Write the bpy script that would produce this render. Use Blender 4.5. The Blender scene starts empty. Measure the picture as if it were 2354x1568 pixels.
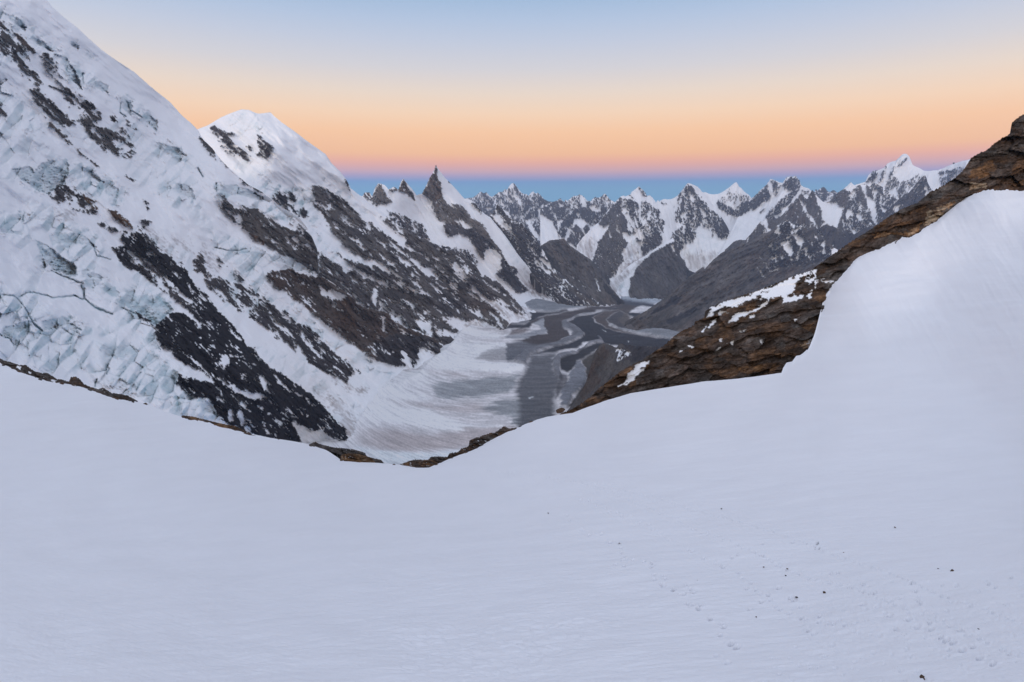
import bpy, math, random
import numpy as np
from mathutils import Vector, Matrix

# ------------------------------------------------------------------ camera
SC = bpy.context.scene
FPX, CX, CY = 1308.0, 1177.0, 784.0          # focal length and centre in survey pixels
PITCH = math.radians(13.1)
cp, sp = math.cos(PITCH), math.sin(PITCH)
cam_d = bpy.data.cameras.new("camera")
cam = bpy.data.objects.new("camera", cam_d)
SC.collection.objects.link(cam)
cam_d.sensor_width = 36.0
cam_d.lens = 36.0 * FPX / 2354.0
cam_d.clip_start = 0.5
cam_d.clip_end = 300000.0
cam.location = (0, 0, 0)
cam.rotation_euler = (math.radians(90) - PITCH, 0, 0)
SC.camera = cam

# ------------------------------------------------------------------ sky and light
SUN_EL, SUN_AZ = math.radians(15.0), math.radians(198.0)   # twilight glow behind the camera, a little to its left
W = bpy.data.worlds.new("World")
SC.world = W
W.use_nodes = True
nt = W.node_tree
for n in list(nt.nodes):
    nt.nodes.remove(n)


def lin(c):
    return tuple(((v / 255) / 12.92 if v / 255 <= 0.04045 else ((v / 255 + 0.055) / 1.055) ** 2.4) for v in c)


out = nt.nodes.new("ShaderNodeOutputWorld")
bg = nt.nodes.new("ShaderNodeBackground")
tc = nt.nodes.new("ShaderNodeTexCoord")
sep = nt.nodes.new("ShaderNodeSeparateXYZ")
nt.links.new(tc.outputs["Generated"], sep.inputs[0])
mr = nt.nodes.new("ShaderNodeMapRange")
mr.inputs["From Min"].default_value = -0.1
mr.inputs["From Max"].default_value = 0.7
nt.links.new(sep.outputs["Z"], mr.inputs["Value"])
ramp = nt.nodes.new("ShaderNodeValToRGB")
nt.links.new(mr.outputs["Result"], ramp.inputs["Fac"])


def sin_of_row(Y):
    return math.sin(math.atan((CY - Y) / FPX) - PITCH)


SKY_ROWS = [(520, (100, 140, 190)), (470, (116, 170, 208)), (433, (116, 168, 207)), (418, (116, 158, 206)), (406, (176, 162, 198)), (394, (220, 175, 180)), (382, (241, 178, 163)), (370, (255, 186, 151)), (354, (262, 200, 145)), (305, (263, 210, 161)), (262, (257, 221, 186)), (215, (242, 223, 205)), (160, (219, 216, 219)), (100, (200, 208, 225)), (50, (184, 201, 226)), (0, (167, 192, 222)), (-150, (176, 193, 219)), (-420, (205, 218, 243))]
els = ramp.color_ramp.elements
for i, (Y, c) in enumerate(SKY_ROWS):
    pos = (sin_of_row(Y) + 0.1) / 0.8
    e = els[i] if i < 2 else els.new(pos)
    e.position = pos
    e.color = (*lin(c), 1)
nish = nt.nodes.new("ShaderNodeTexSky")
nish.sky_type = 'NISHITA'
nish.sun_disc = False
nish.sun_elevation = SUN_EL
nish.sun_rotation = SUN_AZ
nish.altitude = 5600
nmul = nt.nodes.new("ShaderNodeVectorMath"); nmul.operation = 'SCALE'
nmul.inputs["Scale"].default_value = 0.10
nt.links.new(nish.outputs[0], nmul.inputs[0])
# the pass opens to the dawn glow behind the camera, so the low sky there is brighter than the sky ahead
glow = nt.nodes.new("ShaderNodeMapRange")
glow.inputs["From Min"].default_value = 0.6
glow.inputs["From Max"].default_value = -1.0
glow.inputs["To Min"].default_value = 1.0
glow.inputs["To Max"].default_value = 1.7
nt.links.new(sep.outputs["Y"], glow.inputs["Value"])
gm = nt.nodes.new("ShaderNodeVectorMath"); gm.operation = 'SCALE'
warm = nt.nodes.new("ShaderNodeMix"); warm.data_type = 'RGBA'; warm.blend_type = 'MULTIPLY'
wf = nt.nodes.new("ShaderNodeMapRange")
wf.inputs["From Min"].default_value = 0.5; wf.inputs["From Max"].default_value = -0.6
nt.links.new(sep.outputs["Y"], wf.inputs["Value"])
nt.links.new(wf.outputs["Result"], warm.inputs["Factor"])
nt.links.new(ramp.outputs["Color"], warm.inputs["A"])
warm.inputs["B"].default_value = (1.14, 1.0, 0.88, 1)
nt.links.new(warm.outputs["Result"], gm.inputs[0])
nt.links.new(glow.outputs["Result"], gm.inputs["Scale"])
zm = nt.nodes.new("ShaderNodeMapRange")
zm.interpolation_type = 'SMOOTHSTEP'
zm.inputs["From Min"].default_value = 0.36
zm.inputs["From Max"].default_value = 0.8
nt.links.new(sep.outputs["Z"], zm.inputs["Value"])
zmul = nt.nodes.new("ShaderNodeMath"); zmul.operation = 'MULTIPLY'
zmul.inputs[1].default_value = 0.2
nt.links.new(zm.outputs["Result"], zmul.inputs[0])
mx = nt.nodes.new("ShaderNodeMix"); mx.data_type = 'RGBA'
nt.links.new(zmul.outputs[0], mx.inputs["Factor"])
nt.links.new(gm.outputs[0], mx.inputs["A"])
nt.links.new(nmul.outputs[0], mx.inputs["B"])
nt.links.new(mx.outputs["Result"], bg.inputs["Color"])
bg.inputs["Strength"].default_value = 1.0
nt.links.new(bg.outputs[0], out.inputs[0])

sun_d = bpy.data.lights.new("sun", 'SUN')
sun_d.energy = 1.0
sun_d.angle = math.radians(20)
sun_d.color = (1.0, 0.88, 0.75)
sun = bpy.data.objects.new("sun", sun_d)
SC.collection.objects.link(sun)
# direction towards the sun: azimuth measured from +Y towards +X
sd = Vector((math.sin(SUN_AZ) * math.cos(SUN_EL), math.cos(SUN_AZ) * math.cos(SUN_EL), math.sin(SUN_EL)))
sun.rotation_euler = sd.to_track_quat('Z', 'Y').to_euler()

vs = SC.view_settings
SC.display_settings.display_device = 'sRGB'
vs.view_transform = 'Standard'
vs.look = 'None'
vs.exposure = 0.0
vs.gamma = 1.0
vs.use_curve_mapping = False
SC.cycles.use_denoising = True
SC.cycles.max_bounces = 6
SC.cycles.diffuse_bounces = 3
SC.cycles.volume_bounces = 0

# ------------------------------------------------------------------ survey frames: traced sheets -> survey pixels
FR = {'P': (1, 0, 0), '1': (.3386, 0, 0), '2': (.398, 0, 465.6), '3': (.3386, 447, 232.8), '4': (.3386, 651.8, 558.7),
      '5': (.2969, 1024.3, 344.5), '6': (.3682, 1489.9, 232.8), '7': (.4858, 1210.6, 558.7), '8': (.5253, 1117.4, 1024.3),
      '9': (.1425, 1070.9, 409.7), 'a': (.16034, 1350.2, 391.1), 'b': (.16629, 1676.2, 335.2), 'c': (.2769, 1303.7, 596.0),
      'd': (.17816, 1164.0, 651.8), 'e': (.3956, 0, 819.5), 'f': (.3165, 651.8, 912.6), 'g': (.22564, 1862.4, 242.1)}


def P(frame, s):
    k, ox, oy = FR[frame]
    a = np.array([float(t) for t in s.replace(';', ' ').replace(',', ' ').split()]).reshape(-1, 2)
    return a * k + np.array([ox, oy])


def J(*parts):
    return np.vstack(parts)


# ------------------------------------------------------------------ noise
def _h(ix, iy, seed):
    h = (ix.astype(np.uint32) * np.uint32(374761393) + iy.astype(np.uint32) * np.uint32(668265263) + np.uint32((seed * 974634777) & 0xffffffff))
    h = (h ^ (h >> np.uint32(13))) * np.uint32(1274126177)
    h = (h ^ (h >> np.uint32(16))) * np.uint32(2246822519)
    return h ^ (h >> np.uint32(15))


def perlin(x, y, seed=0):
    x = np.asarray(x, np.float32); y = np.asarray(y, np.float32)
    xi = np.floor(x); yi = np.floor(y)
    fx = x - xi; fy = y - yi
    xi = xi.astype(np.int64); yi = yi.astype(np.int64)
    ux = fx * fx * fx * (fx * (fx * 6 - 15) + 10)
    uy = fy * fy * fy * (fy * (fy * 6 - 15) + 10)

    def g(dx, dy):
        a = _h(xi + dx, yi + dy, seed).astype(np.float32) * np.float32(2 * math.pi / 4294967296.0)
        return np.cos(a) * (fx - dx) + np.sin(a) * (fy - dy)
    a = g(0, 0); b = g(1, 0); c = g(0, 1); d = g(1, 1)
    return ((a + (b - a) * ux) * (1 - uy) + (c + (d - c) * ux) * uy) * 1.45


def fbm(x, y, o=4, seed=0, gain=.5):
    s = 0; a = 1.0; n = 0
    for i in range(o):
        s = s + a * perlin(x, y, seed + i * 17)
        n += a; a *= gain
        x = x * 2.03 + 3.7; y = y * 2.03 - 1.3
    return s / n


def ridged(x, y, o=4, seed=0, gain=.55):
    s = 0; a = 1.0; n = 0
    for i in range(o):
        s = s + a * (1 - 2 * np.abs(perlin(x, y, seed + i * 17)))
        n += a; a *= gain
        x = x * 2.07 + 1.7; y = y * 2.07 - 5.3
    return s / n


def cells(x, y, seed=0):
    """returns F1, F2-F1, three random numbers and the offset from the nearest cell point"""
    x = np.asarray(x, np.float32); y = np.asarray(y, np.float32)
    xi = np.floor(x).astype(np.int64); yi = np.floor(y).astype(np.int64)
    f1 = np.full(x.shape, 9., np.float32); f2 = f1.copy()
    r = np.zeros(x.shape + (3,), np.float32); ox = np.zeros_like(f1); oy = np.zeros_like(f1)
    for dx in (-1, 0, 1):
        for dy in (-1, 0, 1):
            h = _h(xi + dx, yi + dy, seed)
            a = (h & np.uint32(0xffff)).astype(np.float32) / 65536
            b = (h >> np.uint32(16)).astype(np.float32) / 65536
            px = xi + dx + a - x; py = yi + dy + b - y
            d = np.hypot(px, py)
            m = d < f1
            f2 = np.where(m, f1, np.minimum(f2, d))
            f1 = np.where(m, d, f1)
            h2 = _h(xi + dx, yi + dy, seed + 71)
            rr = np.stack([(h2 & np.uint32(1023)).astype(np.float32) / 1023, ((h2 >> np.uint32(10)) & np.uint32(1023)).astype(np.float32) / 1023, ((h2 >> np.uint32(20)) & np.uint32(1023)).astype(np.float32) / 1023], -1)
            r = np.where(m[..., None], rr, r)
            ox = np.where(m, -px, ox); oy = np.where(m, -py, oy)
    return f1, f2 - f1, r, ox, oy


def sst(a, b, x):
    t = np.clip((x - a) / (b - a), 0, 1)
    return t * t * (3 - 2 * t)


def sdist(X, Y, poly, reach=40):
    """signed distance to a polygon, positive inside, clipped at -reach outside"""
    poly = np.asarray(poly, np.float32)
    res = np.full(X.shape, -float(reach), np.float32)
    lo = poly.min(0) - reach; hi = poly.max(0) + reach
    m = (X > lo[0]) & (X < hi[0]) & (Y > lo[1]) & (Y < hi[1])
    if not m.any():
        return res
    x = X[m]; y = Y[m]
    d2 = np.full(x.shape, 1e12, np.float32); ins = np.zeros(x.shape, bool)
    n = len(poly)
    for i in range(n):
        ax, ay = poly[i]; bx, by = poly[(i + 1) % n]
        ex, ey = bx - ax, by - ay
        L = ex * ex + ey * ey
        if L < 1e-9:
            continue
        t = np.clip(((x - ax) * ex + (y - ay) * ey) / L, 0, 1)
        d2 = np.minimum(d2, (x - ax - t * ex) ** 2 + (y - ay - t * ey) ** 2)
        if abs(ey) > 1e-9:
            c = ((ay > y) != (by > y)) & (x < ex * (y - ay) / ey + ax)
            ins ^= c
    d = np.sqrt(d2)
    res[m] = np.maximum(np.where(ins, d, -d), -reach)
    return res


def pdist(X, Y, line, reach):
    """distance to a polyline and the fraction along it"""
    line = np.asarray(line, np.float32)
    best = np.full(X.shape, float(reach), np.float32); frac = np.zeros(X.shape, np.float32)
    n = len(line) - 1
    for i in range(n):
        ax, ay = line[i]; bx, by = line[i + 1]
        ex, ey = bx - ax, by - ay
        L = max(ex * ex + ey * ey, 1e-9)
        t = np.clip(((X - ax) * ex + (Y - ay) * ey) / L, 0, 1)
        d = np.hypot(X - ax - t * ex, Y - ay - t * ey)
        m = d < best
        best = np.where(m, d, best); frac = np.where(m, (i + t) / n, frac)
    return best, frac


class TPS:
    def __init__(self, pts, vals, smooth=1e-6):
        p = np.asarray(pts, float) / 500.0
        n = len(p)
        d = np.hypot(p[:, None, 0] - p[None, :, 0], p[:, None, 1] - p[None, :, 1])
        K = np.where(d > 0, d * d * np.log(d + 1e-12), 0) + smooth * np.eye(n)
        Pm = np.hstack([np.ones((n, 1)), p])
        A = np.zeros((n + 3, n + 3)); A[:n, :n] = K; A[:n, n:] = Pm; A[n:, :n] = Pm.T
        b = np.zeros(n + 3); b[:n] = vals
        s = np.linalg.solve(A, b)
        self.p, self.w, self.a = p, s[:n], s[n:]

    def __call__(self, X, Y):
        x = X / 500.0; y = Y / 500.0
        r = self.a[0] + self.a[1] * x + self.a[2] * y
        for (px, py), w in zip(self.p, self.w):
            d2 = (x - px) ** 2 + (y - py) ** 2
            r = r + w * 0.5 * d2 * np.log(d2 + 1e-12)
        return r


def ray(X, Y):
    """world direction per unit of depth along the camera axis"""
    x = (X - CX) / FPX; u = (CY - Y) / FPX
    return np.stack([x, cp + u * sp, -sp + u * cp], -1)


# the valley glacier's own long profile: horizontal distance -> height
FLOOR_R = np.array([700., 1000, 1770, 2300, 3200, 4100, 6000, 8400, 9200, 13000, 20000])
FLOOR_Z = np.array([-480., -575, -800, -862, -935, -1005, -1150, -1325, -1400, -1700, -2200])
_fr = np.exp(np.linspace(math.log(700), math.log(20000), 4000))
_fz = np.interp(_fr, FLOOR_R, FLOOR_Z)
_k = np.ones(161) / 161
_fz = np.concatenate([_fz[:80], np.convolve(_fz, _k, 'valid'), _fz[-80:]])
_ft = _fz / _fr


def floor_depth(X, Y):
    d = ray(np.asarray(X, float), np.asarray(Y, float))
    r1 = np.hypot(d[..., 0], d[..., 1])
    return np.interp(d[..., 2] / r1, _ft, _fr) / r1


# ------------------------------------------------------------------ materials
PAL_T = [0.0, 0.15, 0.3, 0.5, 0.75, 1.0, 1.3]
PAL_C = np.array([(.009, .008, .010), (.020, .018, .020), (.042, .037, .039), (.080, .071, .065), (.058, .038, .028), (.15, .080, .038), (.28, .225, .165)])
SNOW = np.array([.80, .815, .845])
ICE = np.array([.47, .575, .62])
DIRT = np.array([.27, .23, .22])


def rock_colour(t):
    return np.stack([np.interp(t, PAL_T, PAL_C[:, i]) for i in range(3)], -1)


def ground_material(name, bump_dist, grain=(28., 28.), ang=0.0, bump=0.5, rough=0.9, grain_mix=.22):
    """snow, ice and rock in the mesh's own colour layer, broken up by fine grain laid out on the mesh's UV map"""
    m = bpy.data.materials.new(name)
    m.use_nodes = True
    t = m.node_tree
    b = t.nodes["Principled BSDF"]
    b.inputs["Roughness"].default_value = rough
    b.inputs["Specular IOR Level"].default_value = 0.08
    at = t.nodes.new("ShaderNodeAttribute"); at.attribute_name = "albedo"
    uv = t.nodes.new("ShaderNodeUVMap"); uv.uv_map = "UVMap"
    mp = t.nodes.new("ShaderNodeMapping")
    mp.inputs["Rotation"].default_value[2] = ang
    mp.inputs["Scale"].default_value = (grain[0], grain[1], 1)
    t.links.new(uv.outputs[0], mp.inputs[0])
    nz = t.nodes.new("ShaderNodeTexNoise")
    nz.inputs["Scale"].default_value = 1.0
    nz.inputs["Detail"].default_value = 5
    nz.inputs["Roughness"].default_value = .62
    t.links.new(mp.outputs[0], nz.inputs["Vector"])
    # darker minerals vary more than snow does
    hs = t.nodes.new("ShaderNodeSeparateColor")
    t.links.new(at.outputs["Color"], hs.inputs[0])
    dk = t.nodes.new("ShaderNodeMapRange")
    dk.inputs["From Min"].default_value = .05; dk.inputs["From Max"].default_value = .6
    dk.inputs["To Min"].default_value = 1.0; dk.inputs["To Max"].default_value = .06
    t.links.new(hs.outputs["Red"], dk.inputs["Value"])
    a1 = t.nodes.new("ShaderNodeMath"); a1.operation = 'SUBTRACT'; a1.inputs[1].default_value = .5
    t.links.new(nz.outputs["Fac"], a1.inputs[0])
    a2 = t.nodes.new("ShaderNodeMath"); a2.operation = 'MULTIPLY'
    t.links.new(a1.outputs[0], a2.inputs[0]); t.links.new(dk.outputs["Result"], a2.inputs[1])
    a3 = t.nodes.new("ShaderNodeMath"); a3.operation = 'MULTIPLY_ADD'
    a3.inputs[1].default_value = grain_mix * 10; a3.inputs[2].default_value = 1.0
    t.links.new(a2.outputs[0], a3.inputs[0])
    a4 = t.nodes.new("ShaderNodeMath"); a4.operation = 'MAXIMUM'; a4.inputs[1].default_value = .25
    t.links.new(a3.outputs[0], a4.inputs[0])
    sc = t.nodes.new("ShaderNodeVectorMath"); sc.operation = 'SCALE'
    t.links.new(at.outputs["Color"], sc.inputs[0]); t.links.new(a4.outputs[0], sc.inputs["Scale"])
    t.links.new(sc.outputs[0], b.inputs["Base Color"])
    bp = t.nodes.new("ShaderNodeBump")
    bp.inputs["Distance"].default_value = bump_dist
    bs = t.nodes.new("ShaderNodeMath"); bs.operation = 'MULTIPLY'; bs.inputs[1].default_value = bump
    t.links.new(dk.outputs["Result"], bs.inputs[0])
    t.links.new(bs.outputs[0], bp.inputs["Strength"])
    t.links.new(nz.outputs["Fac"], bp.inputs["Height"])
    t.links.new(bp.outputs[0], b.inputs["Normal"])
    return m


# ------------------------------------------------------------------ mesh building
def grid_mesh(name, V, U, C, mat):
    """V (rows, cols, 3) points, U (rows, cols, 2) uv, C (rows, cols, 3) colours"""
    nr, nc = V.shape[:2]
    me = bpy.data.meshes.new(name)
    me.vertices.add(nr * nc)
    me.vertices.foreach_set("co", V.reshape(-1).astype(np.float32))
    i = np.arange(nr * nc).reshape(nr, nc)
    q = np.stack([i[:-1, :-1], i[:-1, 1:], i[1:, 1:], i[1:, :-1]], -1).reshape(-1, 4)
    nq = len(q)
    me.loops.add(nq * 4)
    me.loops.foreach_set("vertex_index", q.reshape(-1).astype(np.int32))
    me.polygons.add(nq)
    me.polygons.foreach_set("loop_start", np.arange(0, nq * 4, 4, dtype=np.int32))
    me.polygons.foreach_set("loop_total", np.full(nq, 4, np.int32))
    me.polygons.foreach_set("use_smooth", np.ones(nq, bool))
    uvl = me.uv_layers.new(name="UVMap")
    uvl.data.foreach_set("uv", U.reshape(-1, 2)[q.reshape(-1)].astype(np.float32).reshape(-1))
    ca = me.attributes.new("albedo", 'FLOAT_COLOR', 'POINT')
    cc = np.ones((nr * nc, 4), np.float32); cc[:, :3] = C.reshape(-1, 3)
    ca.data.foreach_set("color", cc.reshape(-1))
    me.update(calc_edges=True)
    me.materials.append(mat)
    o = bpy.data.objects.new(name, me)
    SC.collection.objects.link(o)
    return o


def tag(o, label=None, cat=None, group=None, kind=None):
    for k, v in (("label", label), ("category", cat), ("group", group), ("kind", kind)):
        if v:
            o[k] = v
    return o


def interp_line(line, x):
    line = np.asarray(line, float)
    o = np.argsort(line[:, 0], kind='stable')
    return np.interp(x, line[o, 0], line[o, 1])


def landform(name, top, bot, ctrl, paint, label, cat, kind='structure', base='snow', base_rock=(.4, .1), ang=40., seed=1, dx=1.7, dy=1.7,
             jag=(1.2, 9.), relief=(10., 4., 1.6), wave=(170., 60.), ridges=(), edge=3.0, speck_size=(7., 3.2), back=.9, ice_amp=7.,
             mat=None, depth_fn=None, sink=0., x_range=None, tint=(1, 1, 1), warp=4., custom=None, bump=.5, snow_col=None, rock_var=.45, rock_gain=1.0, streak=1.6, rough=1.7, shelf_px=46., lumps=0., ice_cover=.0, min_gap=6., speck_mix=(.65, .42)):
    """A mountain side: crest line and foot line, real distances at surveyed points between them, relief, and the mountain's far side.
    paint: ordered ('rock', tone, snow share, outline) / ('snow', outline) / ('ice', amount, outline) / ('dirt', amount, outline)"""
    top = np.asarray(top, float); bot = np.asarray(bot, float)
    x0, x1 = x_range if x_range else (top[:, 0].min(), top[:, 0].max())
    nc = int((x1 - x0) / dx) + 2
    xs = np.linspace(x0, x1, nc)
    ty = interp_line(top, xs)
    ty = ty + jag[0] * (ridged(xs / jag[1], xs * 0 + seed, 3, seed + 5) - .15) * -1.0 + jag[0] * .5 * perlin(xs / 3.1, xs * 0, seed + 3)
    by = np.maximum(interp_line(bot, xs), ty + min_gap)
    yg = np.arange(ty.min() - dy, by.max() + dy, dy)[:, None]
    nr = len(yg)
    X = np.broadcast_to(xs, (nr, nc)).astype(np.float32).copy()
    Y = np.clip(yg, ty, by).astype(np.float32)
    if depth_fn is None:
        ctrl = np.asarray(ctrl, float)
        f = TPS(ctrl[:, :2], np.log(ctrl[:, 2]))
        D = np.exp(f(X, Y))
    else:
        D = depth_fn(X, Y)
    a = math.radians(ang); ca, sa = math.cos(a), math.sin(a)
    U = X * ca + Y * sa; V = -X * sa + Y * ca
    # --- what the ground is made of
    e1 = fbm(U / 22, V / 9, 4, seed + 40)
    e2 = fbm(U / 8, V / 4, 3, seed + 41)
    Xw = X + warp * fbm(U / 26, V / 12, 3, seed + 42); Yw = Y + warp * fbm(U / 26 + 50, V / 12, 3, seed + 43)
    edge_n = edge * (1.9 * e1 + 1.8 * e2)
    if base == 'rock':
        R = np.ones_like(X); tone = np.full_like(X, base_rock[0]); spk = np.full_like(X, base_rock[1])
    else:
        R = np.zeros_like(X); tone = np.full_like(X, .4); spk = np.full_like(X, .3)
    ice = np.zeros_like(X); dirt = np.zeros_like(X); wall = np.zeros_like(X); wall_amp = np.zeros_like(X)
    for p in paint:
        k = p[0]
        if k in ('rock', 'tone'):
            sd_ = sdist(Xw, Yw, p[3])
            w = sst(-.8, .8, sd_ + edge_n)
            tone = tone + (p[1] - tone) * w
            if k == 'rock':
                fr_ = p[2] * .85 + (.16 if p[2] > .12 else .06) * np.exp(-np.maximum(sd_, 0) / 6.0)
                spk = spk * (1 - w) + fr_ * w
                R = np.maximum(R, w)
        elif k == 'snow':
            R = R * (1 - sst(-.8, .8, sdist(Xw, Yw, p[1]) + edge_n))
        elif k == 'ice':
            ice = np.maximum(ice, p[1] * sst(-10, 14, sdist(Xw, Yw, p[2], 60) + edge_n * 2.5))
        elif k == 'cliff':      # a bare ice wall, undercut
            w = sst(-1.5, 2.0, sdist(Xw, Yw, p[2], 60) + edge_n * .6)
            wall = np.maximum(wall, w * p[1])
            wall_amp = wall_amp + w * (.75 * (Yw - p[2][:, 1].min()) * (1 + .5 * fbm(X / 9, Y / 5, 3, seed + 81)) + 2.0 * ridged(X / 14, Y / 4, 3, seed + 82))
        elif k == 'crack':      # an open crevasse; blue-ice colour, deepened to carry the shade inside the notch
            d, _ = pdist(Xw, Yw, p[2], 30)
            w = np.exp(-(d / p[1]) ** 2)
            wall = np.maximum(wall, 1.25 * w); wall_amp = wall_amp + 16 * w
        elif k == 'dirt':
            dirt = np.maximum(dirt, p[1] * sst(-8, 12, sdist(Xw, Yw, p[2], 60) + edge_n * 4))
    mid = ridged(U / (wave[0] * .3), V / (wave[1] * .3), 4, seed + 11)
    n1 = -.17 * (mid - .32) + speck_mix[0] * fbm(U / speck_size[0], V / speck_size[1], 3, seed + 50) + speck_mix[1] * fbm(U / 46, V / 12, 3, seed + 51)
    q = np.clip(spk, .004, .996)
    qs = np.linspace(0, 1, 129)
    thr = np.interp(1 - q, qs, np.quantile(n1[::5, ::5], qs))
    thr = np.where(spk < .005, 9.0, thr)
    sn = sst(-.028, .028, n1 - thr)
    R = R * (1 - sn)
    # --- relief
    px = D / FPX
    big = fbm(U / wave[0], V / wave[1], 4, seed)
    fine = ridged(U / 13, V / 6, 3, seed + 21)
    Rb = R
    amp = relief[0] * big * -2.0 - (relief[1] * mid + relief[2] * fine) * (.18 + rough * Rb)
    amp = amp - rough * 1.1 * Rb * ridged(X / 6.5, Y / 6.5, 2, seed + 23) - rough * relief[1] * .6 * Rb * np.abs(fbm(U / 55, V / 13, 3, seed + 24)) * 2
    amp = amp - streak * (1 - Rb) * (ridged(U / 120, V / 11, 3, seed + 25) + .5 * fbm(U / 45, V / 16, 3, seed + 26))
    if lumps:
        amp = amp - lumps * (1 - .7 * Rb) * (.35 + .65 * sst(20, 120, Y - ty)) * (1.7 * fbm(U / 140, V / 80, 3, seed + 27) + .6 * ridged(U / 80, V / 30, 3, seed + 28))
        ice = np.maximum(ice, ice_cover * sst(-.1, .25, fbm(U / 150, V / 90, 3, seed + 29)) * sst(40, 150, Y - ty))
    for (line, w, h) in ridges:
        d, fr2 = pdist(X, Y, line, w)
        amp = amp - h * (1 - d / w) ** 1.3
    if ice.max() > 0:
        wx = 5 * fbm(X / 60, Y / 60, 2, seed + 61)
        k_ = shelf_px
        zone = fbm(U / 130, V / 90, 3, seed + 63)

        def blocks(bu, bv, sd0):
            """angular ice blocks: a snow-covered top that leans out, then a broken face on the downhill side"""
            f1, f21, rr, ox, oy = cells((U + wx) / bu, (V - wx) / bv, sd0)
            p_ = ox + .22 * (rr[..., 0] - .5) + .35 * (rr[..., 1] - .5) * oy
            face = sst(.10, .16, p_)
            prof = np.where(p_ < .13, -.75 * (p_ - .13) - .5, -.5 + 2.2 * (p_ - .13))
            prof = prof + .55 * (rr[..., 2] - .5) + .8 * (rr[..., 1] - .5) * oy
            gap = (1 - sst(.02, .07, f21)) * (rr[..., 0] > .35)
            return prof, face, gap
        p1, f1_, g1_ = blocks(k_ * .62, k_ * .95, seed + 60)
        pm, fm_, gm_ = blocks(k_ * .42, k_ * .70, seed + 68)
        sel = sst(-.06, .06, fbm(U / 170, V / 120, 2, seed + 69))
        p1 = p1 * sel + .6 * pm * (1 - sel); f1_ = f1_ * sel + fm_ * (1 - sel); g1_ = g1_ * sel + gm_ * (1 - sel)
        p2, f2_, g2_ = blocks(k_ * .26, k_ * .36, seed + 64)
        w1 = sst(-.45, -.15, zone); w2 = sst(-.12, .14, zone + .25 * fbm(U / 40, V / 40, 2, seed + 66))
        rub = ridged(U / 10, V / 8, 3, seed + 67)
        amp = amp + ice_amp * ice * (1 - R) * (w1 * (1.1 * p1 + .14 * g1_) + w2 * (.24 * p2 + .12 * g2_) - .05 * rub * (f1_ * w1 + w2))
        iceface = np.clip(ice * (.12 + .85 * w1 * np.maximum(f1_ * .9, g1_ * .45) + .4 * w2 * np.maximum(f2_, g2_ * .4)), 0, 1.15)
    else:
        iceface = ice
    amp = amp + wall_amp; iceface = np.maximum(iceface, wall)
    if custom is not None:
        amp, R, tone = custom(X, Y, U, V, amp, R, tone, seed)
    fade = sst(0, 5, Y - ty) * .85 + .15
    D = D + amp * px * fade
    if sink:
        D = D * (1 + sink * np.maximum(0, Y - (by - 30)) / 30)
    # --- colour
    rv = np.exp(rock_var * (1.6 * fbm(U / 60, V / 18, 3, seed + 70) + 1.2 * fbm(U / 11, V / 4, 3, seed + 71)))
    tn = tone + .26 * np.minimum(1, tone * 2) * fbm(U / 80, V / 26, 4, seed + 72)
    rc = rock_colour(tn) * rv[..., None] * rock_gain
    scol = SNOW if snow_col is None else np.array(snow_col)
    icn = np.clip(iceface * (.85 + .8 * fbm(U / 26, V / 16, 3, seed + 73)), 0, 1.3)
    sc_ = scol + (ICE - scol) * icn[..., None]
    dn = np.clip(dirt * (1 + 1.5 * fbm(U / 40, V / 8, 4, seed + 74)), 0, .95)
    sc_ = sc_ + (DIRT - sc_) * dn[..., None]
    C = sc_ * (1 - R[..., None]) + rc * R[..., None]
    C = np.clip(C * np.array(tint), .004, .9)
    Wp = ray(X, Y) * D[..., None]
    # --- the far side of the mountain, falling away behind the crest, and a skirt below the foot
    topv = Wp[0]; d0 = D[0]
    hd = topv[:, :2] / np.linalg.norm(topv[:, :2], axis=1)[:, None]
    rows = []
    for f_ in (.25, .18, .125, .085, .055, .033, .018, .008, .003):
        n_ = fbm(xs / 40, xs * 0 + f_ * 40, 3, seed + 80)
        t_ = d0 * f_ * (1 + .25 * n_)
        rows.append(np.concatenate([topv[:, :2] + hd * t_[:, None], (topv[:, 2] - t_ * back * (1 + .5 * n_))[:, None]], 1))
    rows = np.array(rows)
    bv = Wp[-1].copy(); bv[:, 2] -= d0 * .05
    Wp = np.concatenate([rows, Wp, bv[None]], 0)
    nb = len(rows)
    C = np.concatenate([np.repeat(C[:1], nb, 0), C, C[-1:]], 0)
    UV = np.stack([X, Y], -1) / 100
    ub = np.repeat(UV[:1], nb, 0).copy(); ub[..., 1] -= (np.arange(nb, 0, -1) * .15)[:, None]
    UV = np.concatenate([ub, UV, UV[-1:] + [0, .3]], 0)
    if mat is None:
        mat = ground_material(name + " ground", float(np.median(D)) / FPX * 2.2, (26, 60), -a, bump)
    o = grid_mesh(name, Wp, UV, C, mat)
    tag(o, label, cat, None, kind)
    return o


def fl(pts, add=1.0):
    """control points lying on the valley glacier"""
    pts = np.asarray(pts, float)
    return np.column_stack([pts, floor_depth(pts[:, 0], pts[:, 1]) * add])


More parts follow.
